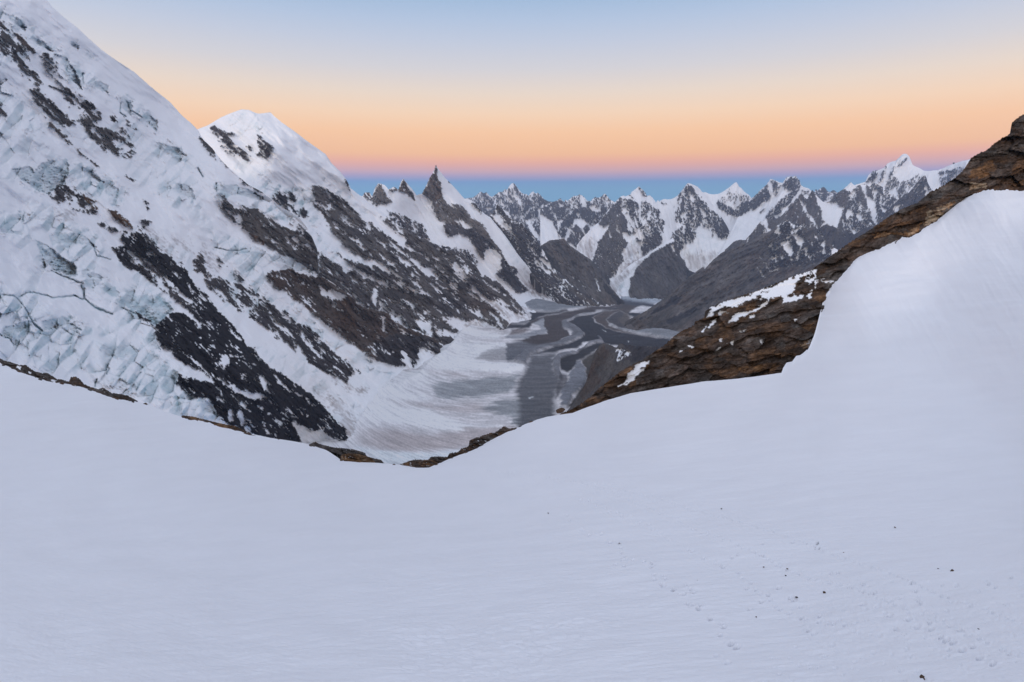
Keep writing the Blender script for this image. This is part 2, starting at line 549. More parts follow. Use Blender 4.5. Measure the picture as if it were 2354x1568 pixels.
# ------------------------------------------------------------------ left: the great ice mountain with its icefall
top = J(np.array([(-40, -75), (0, -55), (60, -25), (95, -8)]),
        P('1', '300,-20 355,50 440,125 520,185 600,260 690,340 780,405 850,450 910,490 990,560 1060,620 1150,690 1240,790 1300,840 1345,885 1370,935'),
        P('3', '60,262 120,320 180,400 232,452 300,512 370,572 450,612 520,662 590,722 640,748 720,800 765,860 800,928 835,1010 836,1178'),
        P('4', '237,218 330,268 430,338 480,368 500,418 560,438 640,460 700,470 760,538 840,578 900,590 1000,640 1050,664 1075,768'))
bot = J(np.array([(-40, 880), (0, 900), (200, 960), (300, 990), (420, 1010), (560, 1040), (686, 1060), (736, 1012 + 40), (804, 1019), (835, 975), (850, 950), (875, 915), (905, 893)]),
        np.array([(936, 897), (958, 875), (985, 846), (1011, 829), (1016, 826)]))
ctrl = J(np.array([(110, 0, 2350), (-60, -80, 2000), (300, 165, 2850), (455, 298, 3350), (0, 830, 850), (0, 600, 1080), (0, 400, 1350), (0, 200, 1700), (300, 400, 2300), (300, 640, 1650), (200, 800, 1150),
                   (500, 965, 1300), (320, 900, 1120), (420, 760, 1550), (620, 880, 1750), (520, 380, 3050), (600, 480, 3150), (690, 520, 3300), (730, 640, 3350),
                   (600, 600, 2800), (500, 640, 2300), (700, 760, 2800), (820, 700, 3300), (560, 760, 2050)], float),
         fl([(686, 1030), (804, 1009), (835, 965), (880, 890), (963, 846), (1016, 818), (930, 842)], .985))
A = []
A.append(('rock', .42, .50, P('1', '-40,140 0,140 60,170 90,210 140,240 200,300 260,350 240,365 180,340 200,400 215,470 260,500 290,570 250,590 200,540 150,500 100,440 40,390 -40,350')))
A.append(('rock', .70, .12, P('1', '90,215 140,240 200,300 255,350 240,362 170,320 110,260')))
A.append(('rock', .4, .42, P('1', '265,370 310,365 350,400 390,440 400,490 440,570 420,575 370,540 320,480 300,410')))
A.append(('rock', .42, .48, P('1', '430,590 480,600 550,650 610,690 690,740 700,800 660,840 720,870 790,900 830,860 870,920 915,980 920,1040 890,1080 830,1060 770,1040 700,1010 640,950 580,880 540,800 500,740 440,660')))
A.append(('rock', .36, .38, P('1', '200,600 260,600 320,650 370,710 430,750 500,790 560,820 580,870 520,830 470,860 400,850 340,800 280,750 230,690')))
A.append(('rock', .5, .2, P('1', '300,780 350,830 400,870 470,950 560,1040 640,1110 670,1130 600,1080 500,1010 420,930 340,860')))
A.append(('rock', .4, .3, P('1', '840,790 880,830 930,890 900,880 860,840')))
A.append(('rock', .4, .4, P('1', '755,778 800,785 795,835 755,825')))
A.append(('rock', .4, .4, P('1', '330,575 400,600 470,660 440,650 380,610')))
A.append(('rock', .34, .5, P('1', '330,1320 400,1250 470,1265 550,1310 600,1340 650,1370 670,1430 640,1460 560,1440 480,1420 400,1380')))
A.append(('rock', .9, .08, P('1', '555,1310 600,1335 650,1365 668,1425 630,1420 580,1370')))
A.append(('rock', .9, .15, P('1', '730,1420 790,1430 840,1470 890,1530 905,1550 830,1530 770,1480')))
A.append(('rock', .3, .15, P('1', '840,1195 890,1205 930,1225 900,1230')))
A.append(('rock', .2, .1, P('1', '975,1355 990,1360 1020,1425 1000,1430')))
A.append(('rock', .3, .4, P('1', '930,1530 980,1480 1030,1500 1000,1540 960,1568')))
A.append(('rock', .3, .35, P('1', '650,1520 700,1515 760,1550 820,1568 700,1545')))
A.append(('rock', .3, .5, P('1', '-30,700 20,690 60,790 -30,760')))
A.append(('rock', .36, .14, P('1', '1345,930 1400,950 1450,1000 1500,1060 1530,1090 1550,1140 1490,1090 1430,1050 1380,990')))
A.append(('rock', .3, .1, P('1', '1600,1170 1680,1240 1780,1300 1775,1310 1660,1250')))
# dark lower rib
A.append(('rock', .08, .07, P('2', '700,175 730,162 790,170 850,190 900,225 920,280 1000,320 1050,350 1085,400 1090,430 1130,480 1200,550 1260,620 1330,690 1400,770 1420,830 1470,840 1500,900 1560,950 1640,1000 1720,1050 1800,1110 1870,1180 1930,1240 1990,1300 2010,1380 1900,1350 1880,1310 1790,1330 1690,1270 1745,1380 1700,1420 1600,1380 1480,1350 1330,1290 1260,1240 1240,1180 1200,1130 1100,1120 1060,1080 1020,1050 1030,990 1080,1010 1230,1040 1160,970 1060,930 1000,890 990,850 930,830 900,770 885,715 940,670 1000,635 1060,640 1110,670 1150,690 1090,620 1000,550 940,500 870,460 800,400 740,380 690,340 650,260 700,255 720,240 700,220')))
A.append(('rock', .1, .05, P('2', '1330,700 1420,840 1560,960 1720,1060 1990,1310 1900,1340 1700,1180 1500,1060 1380,960 1300,860')))
A.append(('rock', .35, .55, P('2', '730,270 800,295 900,380 1000,470 1100,560 1160,660 1080,600 960,520 850,430 760,345')))
A.append(('snow', P('2', '830,280 880,290 905,310 860,305')))
A.append(('snow', P('2', '1260,1010 1330,1060 1430,1090 1545,1115 1540,1130 1470,1140 1400,1110 1310,1070')))
A.append(('snow', P('2', '1130,975 1170,985 1230,1020 1225,1045 1170,1020')))
A.append(('snow', P('2', '1490,990 1520,1000 1550,1035 1530,1060 1580,1110 1540,1095 1510,1050')))
A.append(('snow', P('2', '1690,1265 1760,1300 1860,1330 1920,1360 1900,1400 1760,1390 1740,1370')))
A.append(('snow', P('2', '1310,1205 1350,1200 1340,1270 1325,1265')))
A.append(('snow', P('2', '1365,1200 1395,1205 1420,1260 1395,1290 1375,1240')))
A.append(('snow', P('2', '1690,1080 1760,1135 1740,1130')))
A.append(('snow', P('2', '1760,1200 1787,1235 1775,1238')))
A.append(('snow', P('2', '1520,1265 1562,1340 1540,1330')))
A.append(('snow', P('2', '1490,1170 1530,1200 1500,1190')))
A.append(('snow', P('2', '1080,470 1120,520 1100,512')))
A.append(('snow', P('2', '1130,690 1165,700 1160,730 1140,720')))
A.append(('snow', P('2', '1280,880 1330,880 1400,890 1330,895 1300,960 1280,930')))
A.append(('rock', .2, .1, P('2', '775,625 800,640 870,680 880,712 840,690 800,665')))
A.append(('rock', .3, .5, P('2', '555,120 600,120 660,145 705,165 690,182 620,160 580,140')))
# second band of rock between two ice streams
A.append(('rock', .32, .40, P('2', '1115,340 1150,280 1185,350 1190,400 1270,430 1340,470 1400,460 1480,510 1560,580 1630,640 1700,690 1790,720 1860,790 1910,850 2000,910 2000,1040 1900,970 1800,930 1780,880 1700,850 1620,790 1560,750 1480,690 1400,640 1300,570 1200,480 1160,410 1120,400')))
A.append(('rock', .30, .22, P('4', '0,450 90,540 190,600 290,700 400,790 510,850 520,890 460,890 430,945 350,900 260,850 180,810 160,770 80,700 -60,640')))
A.append(('rock', .18, .03, P('4', '160,780 260,830 350,880 430,940 350,905 250,860 175,815')))
A.append(('rock', .3, .5, P('2', '1250,320 1330,370 1420,450 1400,470 1320,420 1260,360')))
# third band under the serac wall
A.append(('rock', .44, .50, P('3', '150,640 200,640 260,690 340,710 330,870 240,790 170,720')))
A.append(('rock', .50, .10, P('3', '330,705 430,740 510,790 600,850 700,880 740,930 800,990 835,1060 850,1195 700,1090 600,1040 480,975 380,920 320,860')))
A.append(('rock', .50, .45, P('3', '660,920 740,960 760,1020 720,1010 680,980')))
A.append(('rock', .85, .05, P('3', '370,890 430,925 480,960 470,970 400,940')))
A.append(('rock', .2, .35, P('3', '640,825 700,830 760,870 830,950 800,975 740,920')))
A.append(('rock', .46, .06, P('3', '780,930 840,960 870,1060 875,1205 830,1180 790,1080')))
# brown buttress
A.append(('rock', .68, .05, P('4', '-60,190 0,180 60,175 110,200 160,210 200,230 260,230 330,265 430,335 480,365 500,415 560,435 640,455 720,475 760,535 840,575 910,595 1000,635 1055,660 1080,770 1000,750 910,700 915,790 880,840 830,830 760,840 720,822 640,800 560,760 490,700 440,660 380,620 300,560 230,500 130,420 30,340 -60,290 -120,220 -90,190')))
A.append(('rock', .3, .02, P('4', '600,700 680,640 760,620 900,620 1000,650 1060,690 1070,760 920,700 915,790 880,835 740,830 640,790')))
A.append(('rock', .6, .35, P('4', '-60,200 60,190 60,260 -60,240')))
A.append(('snow', P('4', '240,280 300,330 330,310 400,345 435,350 400,395 330,375 260,350')))
A.append(('snow', P('4', '668,500 690,510 690,610 678,590')))
A.append(('snow', P('4', '630,625 665,635 640,648')))
A.append(('snow', P('4', '695,738 750,742 710,752')))
A.append(('snow', P('4', '730,480 790,510 835,575 790,550 740,520')))
# seracs and blue ice
A.append(('ice', .9, P('1', '-40,40 40,60 120,110 250,200 330,290 430,350 560,480 720,560 740,620 600,600 480,560 400,450 300,340 200,280 60,170 -40,120')))
A.append(('ice', .9, P('1', '800,640 950,700 1070,830 1070,890 960,830 820,750')))
A.append(('ice', .7, P('1', '460,240 560,330 660,400 600,390 480,310')))
A.append(('ice', .8, P('1', '1000,930 1200,990 1400,1130 1340,1180 1150,1150 1010,1050')))
A.append(('ice', .7, P('1', '1130,1200 1300,1230 1360,1420 1200,1420 1080,1300')))
A.append(('ice', 1., P('1', '80,1150 230,1130 420,1060 600,1120 800,1240 850,1300 800,1400 600,1330 450,1250 280,1320 150,1230')))
A.append(('ice', 1., P('1', '1430,1250 1620,1260 1900,1430 2000,1490 1800,1500 1640,1400 1480,1340')))
A.append(('ice', .8, P('1', '-40,480 40,560 140,680 260,800 300,900 150,900 40,830 -40,760')))
A.append(('ice', .9, P('2', '-50,60 200,60 420,130 560,180 640,300 560,420 700,500 900,480 1000,620 900,700 700,600 480,480 250,380 180,220 -50,160')))
A.append(('ice', 1., P('2', '560,480 700,520 900,500 1010,620 890,700 920,850 780,800 680,600')))
A.append(('ice', 1., P('2', '-50,500 150,540 240,740 420,670 800,820 960,900 1030,1040 1250,1180 1300,1290 1050,1230 700,1090 300,990 100,910 -50,840')))
A.append(('ice', .8, P('2', '1200,150 1450,260 1600,290 1750,340 1840,420 1650,400 1500,480 1700,640 2000,800 2010,880 1700,700 1500,560 1350,380 1250,280')))
A.append(('ice', .8, P('4', '-20,330 120,420 300,600 480,720 640,830 830,950 840,980 600,900 460,790 250,620 100,480')))
A.append(('ice', .6, P('2', '1450,820 1700,900 1800,960 1980,1130 1980,1220 1800,1090 1600,960')))
A.append(('ice', .9, P('4', '420,1110 500,1095 520,1160 480,1210 440,1190')))
for st, s in ((.95, '690,545 830,530 930,540 1000,620 900,710 860,690 780,620 720,600'), (.7, '280,190 400,170 480,190 560,260 430,235 300,240'), (.85, '200,215 260,240 340,300 440,370 440,430 300,390 255,330'), (.9, '570,490 660,485 690,545 640,540'),
              (.8, '20,725 180,675 190,702 60,772 10,770'), (.8, '240,690 330,665 410,655 400,702 250,742'), (.7, '600,840 760,820 790,870 700,900 610,890'), (.6, '1150,1120 1230,1170 1250,1230 1180,1210'), (.75, '150,790 170,790 165,850 150,840'), (.6, '80,780 100,770 95,830 70,820'),
              (.7, '1000,960 1040,1000 1010,1060 985,1010'), (.5, '470,380 560,410 620,440 560,440 480,430'), (.6, '0,150 130,165 130,190 0,175'), (.7, '370,690 420,700 460,760 400,740'), (.6, '820,780 900,790 930,850 860,830')):
    A.append(('cliff', st, P('2', s)))
for st, s in ((.75, '80,1150 200,1130 235,1165 280,1110 450,1075 470,1150 430,1260 330,1320 280,1310 150,1230'), (.55, '80,100 130,130 180,190 170,210 110,170 60,120'), (.55, '200,240 300,290 360,350 330,350 240,290'), (.6, '430,370 520,500 560,610 500,560 440,470'), (.6, '630,540 740,580 730,630 640,600'),
              (.6, '820,680 900,720 890,790 830,740'), (.55, '960,740 1070,830 1060,890 990,830'), (.55, '1040,960 1200,1000 1260,1060 1100,1040'), (.5, '1180,1230 1280,1260 1330,1350 1220,1330'), (.6, '500,1110 620,1160 700,1240 600,1210'), (.55, '700,1230 810,1280 800,1350 720,1310'), (.5, '480,270 540,310 530,340 480,310')):
    A.append(('cliff', st, P('1', s)))
for st, s in ((.6, '125,560 280,570 420,620 520,670 500,690 360,650 200,620 130,600'), (.55, '560,720 680,770 700,790 640,790 580,750'), (.5, '500,1040 640,1050 760,1090 820,1150 780,1170 640,1110 520,1080')):
    A.append(('cliff', st, P('3', s)))
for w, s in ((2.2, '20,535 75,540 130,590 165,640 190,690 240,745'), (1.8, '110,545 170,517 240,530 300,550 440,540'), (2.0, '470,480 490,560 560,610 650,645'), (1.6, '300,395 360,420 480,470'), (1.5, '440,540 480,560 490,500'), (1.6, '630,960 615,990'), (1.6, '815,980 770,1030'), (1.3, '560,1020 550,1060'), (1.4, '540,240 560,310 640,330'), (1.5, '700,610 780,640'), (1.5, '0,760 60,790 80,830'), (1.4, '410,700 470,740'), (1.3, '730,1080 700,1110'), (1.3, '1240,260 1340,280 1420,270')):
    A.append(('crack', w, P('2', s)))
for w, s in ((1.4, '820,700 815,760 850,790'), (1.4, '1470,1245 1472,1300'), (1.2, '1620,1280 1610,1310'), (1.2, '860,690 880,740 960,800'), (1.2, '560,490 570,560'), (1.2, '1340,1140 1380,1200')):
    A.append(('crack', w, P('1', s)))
A.append(('dirt', .5, P('4', '220,990 320,1040 430,1110 470,1190 520,1260 440,1330 330,1290 400,1180 300,1080')))
A.append(('dirt', .55, P('2', '1000,200 1080,240 1110,290 1060,260')))
A.append(('dirt', .45, P('2', '820,140 900,170 1000,280 1060,330 980,290 880,200')))
A.append(('dirt', .4, P('2', '320,40 440,60 400,110 320,80')))
A.append(('dirt', .55, P('4', '330,930 440,960 560,1000 540,1020 420,980')))
A.append(('dirt', .5, P('2', '1190,380 1260,390 1200,280 1170,250')))
A.append(('dirt', .5, P('2', '1300,1200 1440,1230 1430,1290 1330,1280')))
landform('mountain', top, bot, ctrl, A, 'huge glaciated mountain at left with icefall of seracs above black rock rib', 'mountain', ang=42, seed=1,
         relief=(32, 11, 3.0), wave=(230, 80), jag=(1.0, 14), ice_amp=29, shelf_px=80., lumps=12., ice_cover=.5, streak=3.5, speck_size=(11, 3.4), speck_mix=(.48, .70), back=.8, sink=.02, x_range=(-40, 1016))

# ------------------------------------------------------------------ white dome with rock flanks
top = J(np.array([(400, 330), (452, 298)]),
        P('3', '90,165 180,110 250,80 320,55 370,60 430,85 470,82 515,75 545,105 600,150 680,205 750,260 820,310 890,360 930,420 990,480 1030,530 1060,590 1100,622 1145,655 1200,700 1330,800 1480,900 1600,952 1700,1000 1775,1006 1830,1060 1900,1100 1960,1200'),
        P('4', '1365,215 1430,240 1530,330 1600,418 1660,488 1690,505'))
bot = J(np.array([(400, 640), (640, 800), (760, 860), (900, 860), (1000, 850)]),
        P('4', '1060,800 1180,790 1240,720 1260,620 1400,600 1520,600 1545,555 1640,560 1690,520 1710,515'))
ctrl = J(np.array([(452, 298, 4700), (565, 252, 4700), (625, 262, 4750), (740, 340, 4900), (800, 420, 5100), (840, 452, 5300), (640, 330, 4400), (560, 360, 4350), (560, 420, 4000), (680, 420, 4500),
                   (640, 500, 3900), (760, 520, 4500), (760, 620, 3900), (900, 560, 5000), (980, 555, 5600), (1050, 573, 6100), (900, 660, 4350), (840, 760, 3650), (1100, 640, 6100)], float),
         fl([(1000, 815), (1060, 770), (1110, 745), (1150, 752), (1170, 745), (1205, 722), (1225, 728)], .99))
A = []
D4 = J(P('3', '800,560 850,575 900,590 940,620 1000,660 1060,712 1110,757 1160,800 1200,826 1270,868 1340,916 1430,985 1430,940 1300,840 1245,775 1260,765 1330,796 1480,872 1560,850 1600,950 1700,996 1778,1004 1900,1096 1990,1200'),
       P('4', '1455,250 1530,325 1600,415 1665,490 1640,500 1560,470 1460,410 1380,380 1280,290 1290,320 1380,400 1460,470 1530,540 1520,592 1400,560 1290,512 1240,535 1120,500 1180,600 1225,690 1190,712 1185,790 1060,800 1040,670 760,540 500,420 430,340 235,225 235,100'),
       P('3', '850,1075 800,980 760,930 790,958 850,1000 920,1076 1000,1110 1040,1160 1080,1130 1160,1200 1000,1080 900,990 830,900 800,820 830,780'))
A.append(('rock', .40, .17, D4))
A.append(('rock', .45, .3, P('3', '800,560 850,575 900,590 940,620 1000,660 1060,712 1110,757 1160,800 1180,860 1100,850 1000,830 900,760 850,680')))
A.append(('tone', .6, 0, P('4', '700,540 800,560 900,640 1040,680 1060,780 900,700 760,600')))
A.append(('tone', .58, 0, P('4', '1280,300 1400,420 1540,540 1510,590 1300,470 1150,330')))
A.append(('rock', .28, .5, P('3', '95,185 140,160 190,200 280,220 240,240 300,290 380,310 405,360 370,400 310,380 230,340 170,290 130,220')))
A.append(('rock', .28, .46, P('3', '425,210 470,215 450,260 500,280 528,300 525,360 500,400 460,370 425,370 430,320 420,270')))
A.append(('rock', .15, .30, P('3', '520,630 560,615 600,615 660,625 700,660 690,680 660,690 690,740 710,790 660,760 590,710 550,670')))
A.append(('rock', .2, .35, P('3', '720,720 760,740 790,780 740,800')))
A.append(('rock', .2, .3, P('3', '1020,520 1060,570 1050,600 1030,560')))
A.append(('rock', .4, .45, P('3', '795,690 840,690 900,780 930,850 880,820 830,760')))
for s in ('750,680 850,740 900,820 935,890 1000,960 1080,1030 1180,1070 1260,1090 1330,1140 1430,1215 1330,1170 1180,1110 1100,1100 1000,1060 900,990 840,910 790,830',
          '640,740 760,850 840,960 900,1000 990,1050 1060,1110 1150,1160 1280,1220 1340,1260 1270,1240 1160,1200 1080,1130 1030,1160 1000,1120 920,1070 850,1020 780,950',
          '1150,780 1180,800 1210,890 1170,860', '1380,1050 1450,1090 1490,1120 1440,1120 1390,1080',
          '1110,640 1200,705 1280,800 1360,900 1430,975 1560,1040 1600,1070 1500,1025 1440,1005 1390,990 1330,925 1250,850 1170,765',
          '1470,1060 1560,1120 1640,1170 1690,1210 1600,1180 1520,1130', '1730,1100 1780,1095 1830,1140 1850,1200 1800,1170',
          '1470,1170 1530,1210 1480,1190', '1600,1030 1650,1060 1650,1080 1610,1060', '1300,960 1350,985 1330,990', '1750,1190 1800,1220 1780,1230', '1640,1230 1720,1270 1690,1270'):
    A.append(('snow', P('3', s)))
for s in ('890,510 950,530 1000,540 1010,650 970,610 920,570', '1280,290 1330,330 1380,380 1460,410 1560,470 1700,510 1660,540 1540,520 1460,450 1380,400', '1315,470 1400,530 1480,575 1420,550',
          '590,330 620,300 640,340 625,430 605,400', '480,390 540,410 500,422', '730,480 790,510 835,575 790,550 740,520', '1040,600 1120,590 1200,640 1120,640', '780,250 850,290 960,350 900,340 800,290',
          '860,90 930,130 990,220 950,200 880,130', '1140,500 1180,520 1240,600 1200,600', '1070,500 1130,520 1190,590 1150,580', '940,460 990,465 960,480'):
    A.append(('snow', P('4', s)))
A.append(('ice', .8, P('3', '390,560 520,550 700,590 800,640 830,700 790,720 860,800 830,860 740,780 620,700 500,640')))
A.append(('ice', .55, P('3', '790,480 850,480 980,590 1090,690 1200,790 1130,760 1000,650 880,570')))
A.append(('ice', .6, P('3', '760,810 900,960 1000,1040 980,1090 880,1010')))
A.append(('ice', .35, P('3', '200,110 340,60 500,140 520,260 440,250 330,240 240,200')))
A.append(('dirt', .55, P('4', '1280,290 1330,330 1400,390 1560,470 1700,510 1640,540 1520,500 1400,420')))
A.append(('dirt', .5, P('4', '1240,510 1400,560 1520,590 1400,620 1240,600')))
A.append(('dirt', .4, P('4', '560,220 640,250 760,290 740,310 620,270')))
landform('mountain', top, bot, ctrl, A, 'white domed snow peak whose dark rocky flank runs down right to the glacier', 'mountain', ang=40, seed=2,
         relief=(32, 11, 3.0), wave=(200, 60), jag=(.7, 16), ice_amp=18, shelf_px=50., lumps=9., ice_cover=.35, streak=3.2, speck_size=(11, 3.2), speck_mix=(.45, .75), rock_gain=1.15, sink=.02, edge=4,
         ridges=[(P('3', '370,60 440,120 520,200 560,330 640,430 780,470'), 90, 16), (P('3', '1778,1006 1900,1160 2060,1320 2260,1470'), 60, 22), (P('3', '900,600 1150,830 1400,1080 1700,1330 2100,1540'), 110, 26)])

# ------------------------------------------------------------------ the pointed rock spire
top = J(np.array([(800, 450)]), P('3', '1145,645 1152,622 1190,620 1206,650 1225,590 1250,557 1290,570 1318,600 1355,582 1385,600 1400,555 1417,525 1440,555 1480,600 1508,640 1545,628 1575,570 1598,518 1616,494 1628,468 1634,448 1639,430 1650,454 1700,520 1760,580 1830,660 1870,668 1905,690 1940,735 1975,770 2010,790'),
        P('5', '450,650 500,720 560,810 600,860 660,930 700,980 740,1030 800,1090 850,1140 900,1182 940,1200'))
bot = J(np.array([(800, 640), (1000, 640)]), P('4', '1250,420 1400,480 1500,560 1600,560 1700,540 1760,480 1860,410 1890,425 1960,440'))
ctrl = J(np.array([(835, 447, 7000), (880, 425, 7100), (930, 412, 7500), (1003, 378, 8500), (1040, 440, 8700), (1085, 470, 9000), (1130, 500, 9300), (900, 500, 6700), (960, 500, 7700), (1020, 500, 7900),
                   (1060, 560, 7700), (1000, 600, 7000), (1120, 600, 8300), (1150, 560, 8800), (1180, 620, 8600), (1100, 660, 7400)], float),
         fl([(1180, 700), (1230, 715), (1290, 697), (1230, 690), (1265, 690)], .985))
A = []
A.append(('rock', .30, .15, P('3', '1140,640 1150,615 1190,615 1212,680 1170,665')))
A.append(('rock', .50, .25, P('3', '1205,650 1250,555 1280,590 1320,640 1350,690 1300,700 1240,705 1208,690')))
A.append(('rock', .58, .06, P('3', '1385,602 1417,525 1450,580 1490,640 1504,668 1450,632')))
A.append(('rock', .4, .2, P('3', '1316,602 1355,578 1383,602 1340,615')))
A.append(('rock', .50, .02, P('3', '1540,630 1600,512 1622,488 1631,450 1639,418 1648,455 1652,500 1680,600 1680,640 1720,700 1760,690 1800,700 1850,740 1880,790 1960,830 2010,930 2060,980 2110,1070 2130,1110 2180,1130 2195,1190 2270,1290 2200,1300 2100,1215 2050,1175 2080,1130 2085,1060 2040,1010 1970,1000 1960,1080 1910,1000 1870,930 1800,900 1720,920 1695,880 1700,810 1660,810 1630,760 1610,680 1570,640')))
A.append(('tone', .22, 0, P('3', '1700,830 1800,840 1900,880 2000,940 2120,1100 2270,1290 2200,1300 2050,1180 1970,1050 1870,950 1720,930')))
A.append(('tone', .64, 0, P('3', '1600,512 1640,418 1660,520 1680,640 1660,720 1600,640')))
A.append(('snow', P('3', '1770,805 1820,815 1880,850 1870,872 1830,865')))
A.append(('snow', P('3', '1800,915 1830,905 1820,922')))
A.append(('snow', P('3', '1715,690 1735,690 1790,730 1770,730')))
A.append(('rock', .3, .45, P('3', '1310,740 1380,760 1470,800 1550,840 1600,940 1550,930 1480,870 1400,850 1330,790')))
A.append(('rock', .25, .12, P('3', '1240,770 1330,800 1440,860 1560,930 1640,980 1780,1000 1860,1090 1960,1200 2060,1260 2180,1400 2260,1460 2150,1460 1900,1300 1700,1140 1500,1000 1350,900')))
A.append(('rock', .3, .5, P('3', '1800,1010 1870,1000 1930,1090 1900,1130 1830,1060')))
A.append(('rock', .2, .2, P('3', '1880,690 1910,690 1955,750 1940,755')))
A.append(('rock', .2, .2, P('3', '1715,525 1735,545 1745,565 1725,550')))
A.append(('rock', .3, .3, P('9', '560,780 590,820 590,850 560,815')))
A.append(('rock', .15, .05, P('9', '740,1460 800,1450 840,1500 820,1560 760,1550')))
A.append(('ice', .35, P('5', '420,560 560,760 600,900 660,960 720,1010 640,980 540,900 440,720')))
A.append(('ice', .3, P('3', '1600,760 1700,960 1850,1000 1960,1120 1850,1060 1700,1000')))
A.append(('dirt', .85, P('4', '1600,260 1660,250 1740,280 1800,330 1890,405 1800,395 1700,350 1640,320')))
A.append(('dirt', .35, P('4', '1580,160 1660,200 1740,270 1640,270 1590,210')))
landform('mountain', top, bot, ctrl, A, 'needle-sharp rock spire with a smooth snow face on its right side', 'mountain', ang=52, seed=3, dx=1.4, dy=1.5,
         relief=(20, 9.1, 2.6), wave=(150, 44), jag=(1.1, 7), rock_gain=1.6, edge=2.4, sink=.02,
         ridges=[(P('3', '1640,420 1655,520 1690,640 1760,700 1900,800 2050,980 2200,1200'), 55, 26), (P('3', '1640,430 1900,700 2050,840 2250,1100'), 40, 12), (P('3', '1250,560 1330,690 1450,800'), 30, 9), (P('3', '1417,530 1500,660 1600,760'), 26, 8)])

# ------------------------------------------------------------------ dark spur below the spire and brown hill
top = J(P('5', '330,520 345,508 372,490 395,440 405,422 440,460 500,500 520,540 600,570 640,620 700,690 725,740 760,790 800,860 850,930 900,970 960,1030 1050,1100 1150,1160 1210,1195'))
bot = J(P('5', '330,560 450,700 600,900 700,1020 800,1130 880,1210 1000,1240 1220,1230'))
ctrl = J(np.array([(1145, 470, 10300), (1125, 497, 9700), (1180, 520, 10100), (1240, 570, 10300), (1200, 600, 9500), (1260, 640, 9400), (1220, 640, 9000)], float),
         fl([(1290, 700), (1330, 703), (1380, 700), (1260, 692)], .985))
A = []
A.append(('tone', .5, 0, P('5', '620,900 760,1060 900,1180 1000,1220 860,1200 760,1120 650,980')))
A.append(('tone', .55, 0, P('5', '800,900 1000,1080 1190,1200 1120,1210 900,1040 780,930')))
A.append(('tone', .6, 0, P('9', '600,560 760,640 760,720 680,740')))
for s in ('455,465 490,480 505,522 470,500', '620,720 650,740 690,790 660,770', '680,800 760,850 870,960 840,950 760,890', '745,740 780,830 830,920 800,890 760,830', '690,850 760,900 850,1000 760,930', '640,862 650,866 642,872', '350,505 400,490 480,570 560,690 520,660 440,600'):
    A.append(('snow', P('5', s)))
landform('mountain', top, bot, ctrl, A, 'dark rock spur between the needle spire and the brown hill, with scree below', 'mountain', base='rock', base_rock=(.27, .07), ang=48, seed=4, dx=1.4, dy=1.5,
         relief=(18, 9.1, 2.6), wave=(120, 34), jag=(2.2, 9), sink=.02, ridges=[(P('5', '405,425 540,600 640,800 860,1050 1080,1190'), 45, 18)])

top = P('5', '700,780 750,737 800,705 830,700 865,695 920,690 940,715 960,742 1030,790 1090,830 1120,850 1150,882 1200,960 1260,1040 1310,1100 1350,1150 1390,1190')
bot = P('5', '700,960 900,1120 1000,1200 1100,1226 1260,1220 1395,1200')
ctrl = J(np.array([(1290, 551, 11600), (1240, 565, 11400), (1350, 585, 11300), (1390, 640, 10300), (1300, 620, 10400), (1350, 660, 9300), (1250, 640, 10200)], float),
         fl([(1350, 700), (1400, 697), (1432, 697), (1310, 706)], .985))
A = [('tone', .5, 0, P('5', '960,850 1000,880 1010,930 970,940 930,900')), ('tone', .5, 0, P('5', '900,1000 1100,1120 1250,1200 1100,1210 950,1090')),
     ('tone', .12, 0, P('5', '1200,980 1300,1110 1390,1190 1330,1190 1240,1090')), ('snow', P('5', '870,870 885,880 872,895')), ('snow', P('5', '985,985 1000,990 990,995')),
     ('snow', P('5', '1040,1020 1080,1060 1070,1060')), ('snow', P('5', '1160,1000 1190,1050 1195,1110 1182,1100 1180,1050')), ('rock', .3, .55, P('5', '760,850 830,920 870,960 800,920'))]
landform('mountain', top, bot, ctrl, A, 'brown bare hill with rounded top in the middle of the valley, no snow', 'mountain', base='rock', base_rock=(.55, .003), ang=55, seed=5, rock_var=.6, rough=2.4, dx=1.4, dy=1.5,
         relief=(20, 10.4, 2.9), wave=(90, 34), jag=(1.6, 9), sink=.02, ridges=[(P('5', '920,690 960,800 1000,930 1040,1100'), 40, 14), (P('5', '1150,882 1210,1000 1290,1130 1380,1190'), 30, 10)])

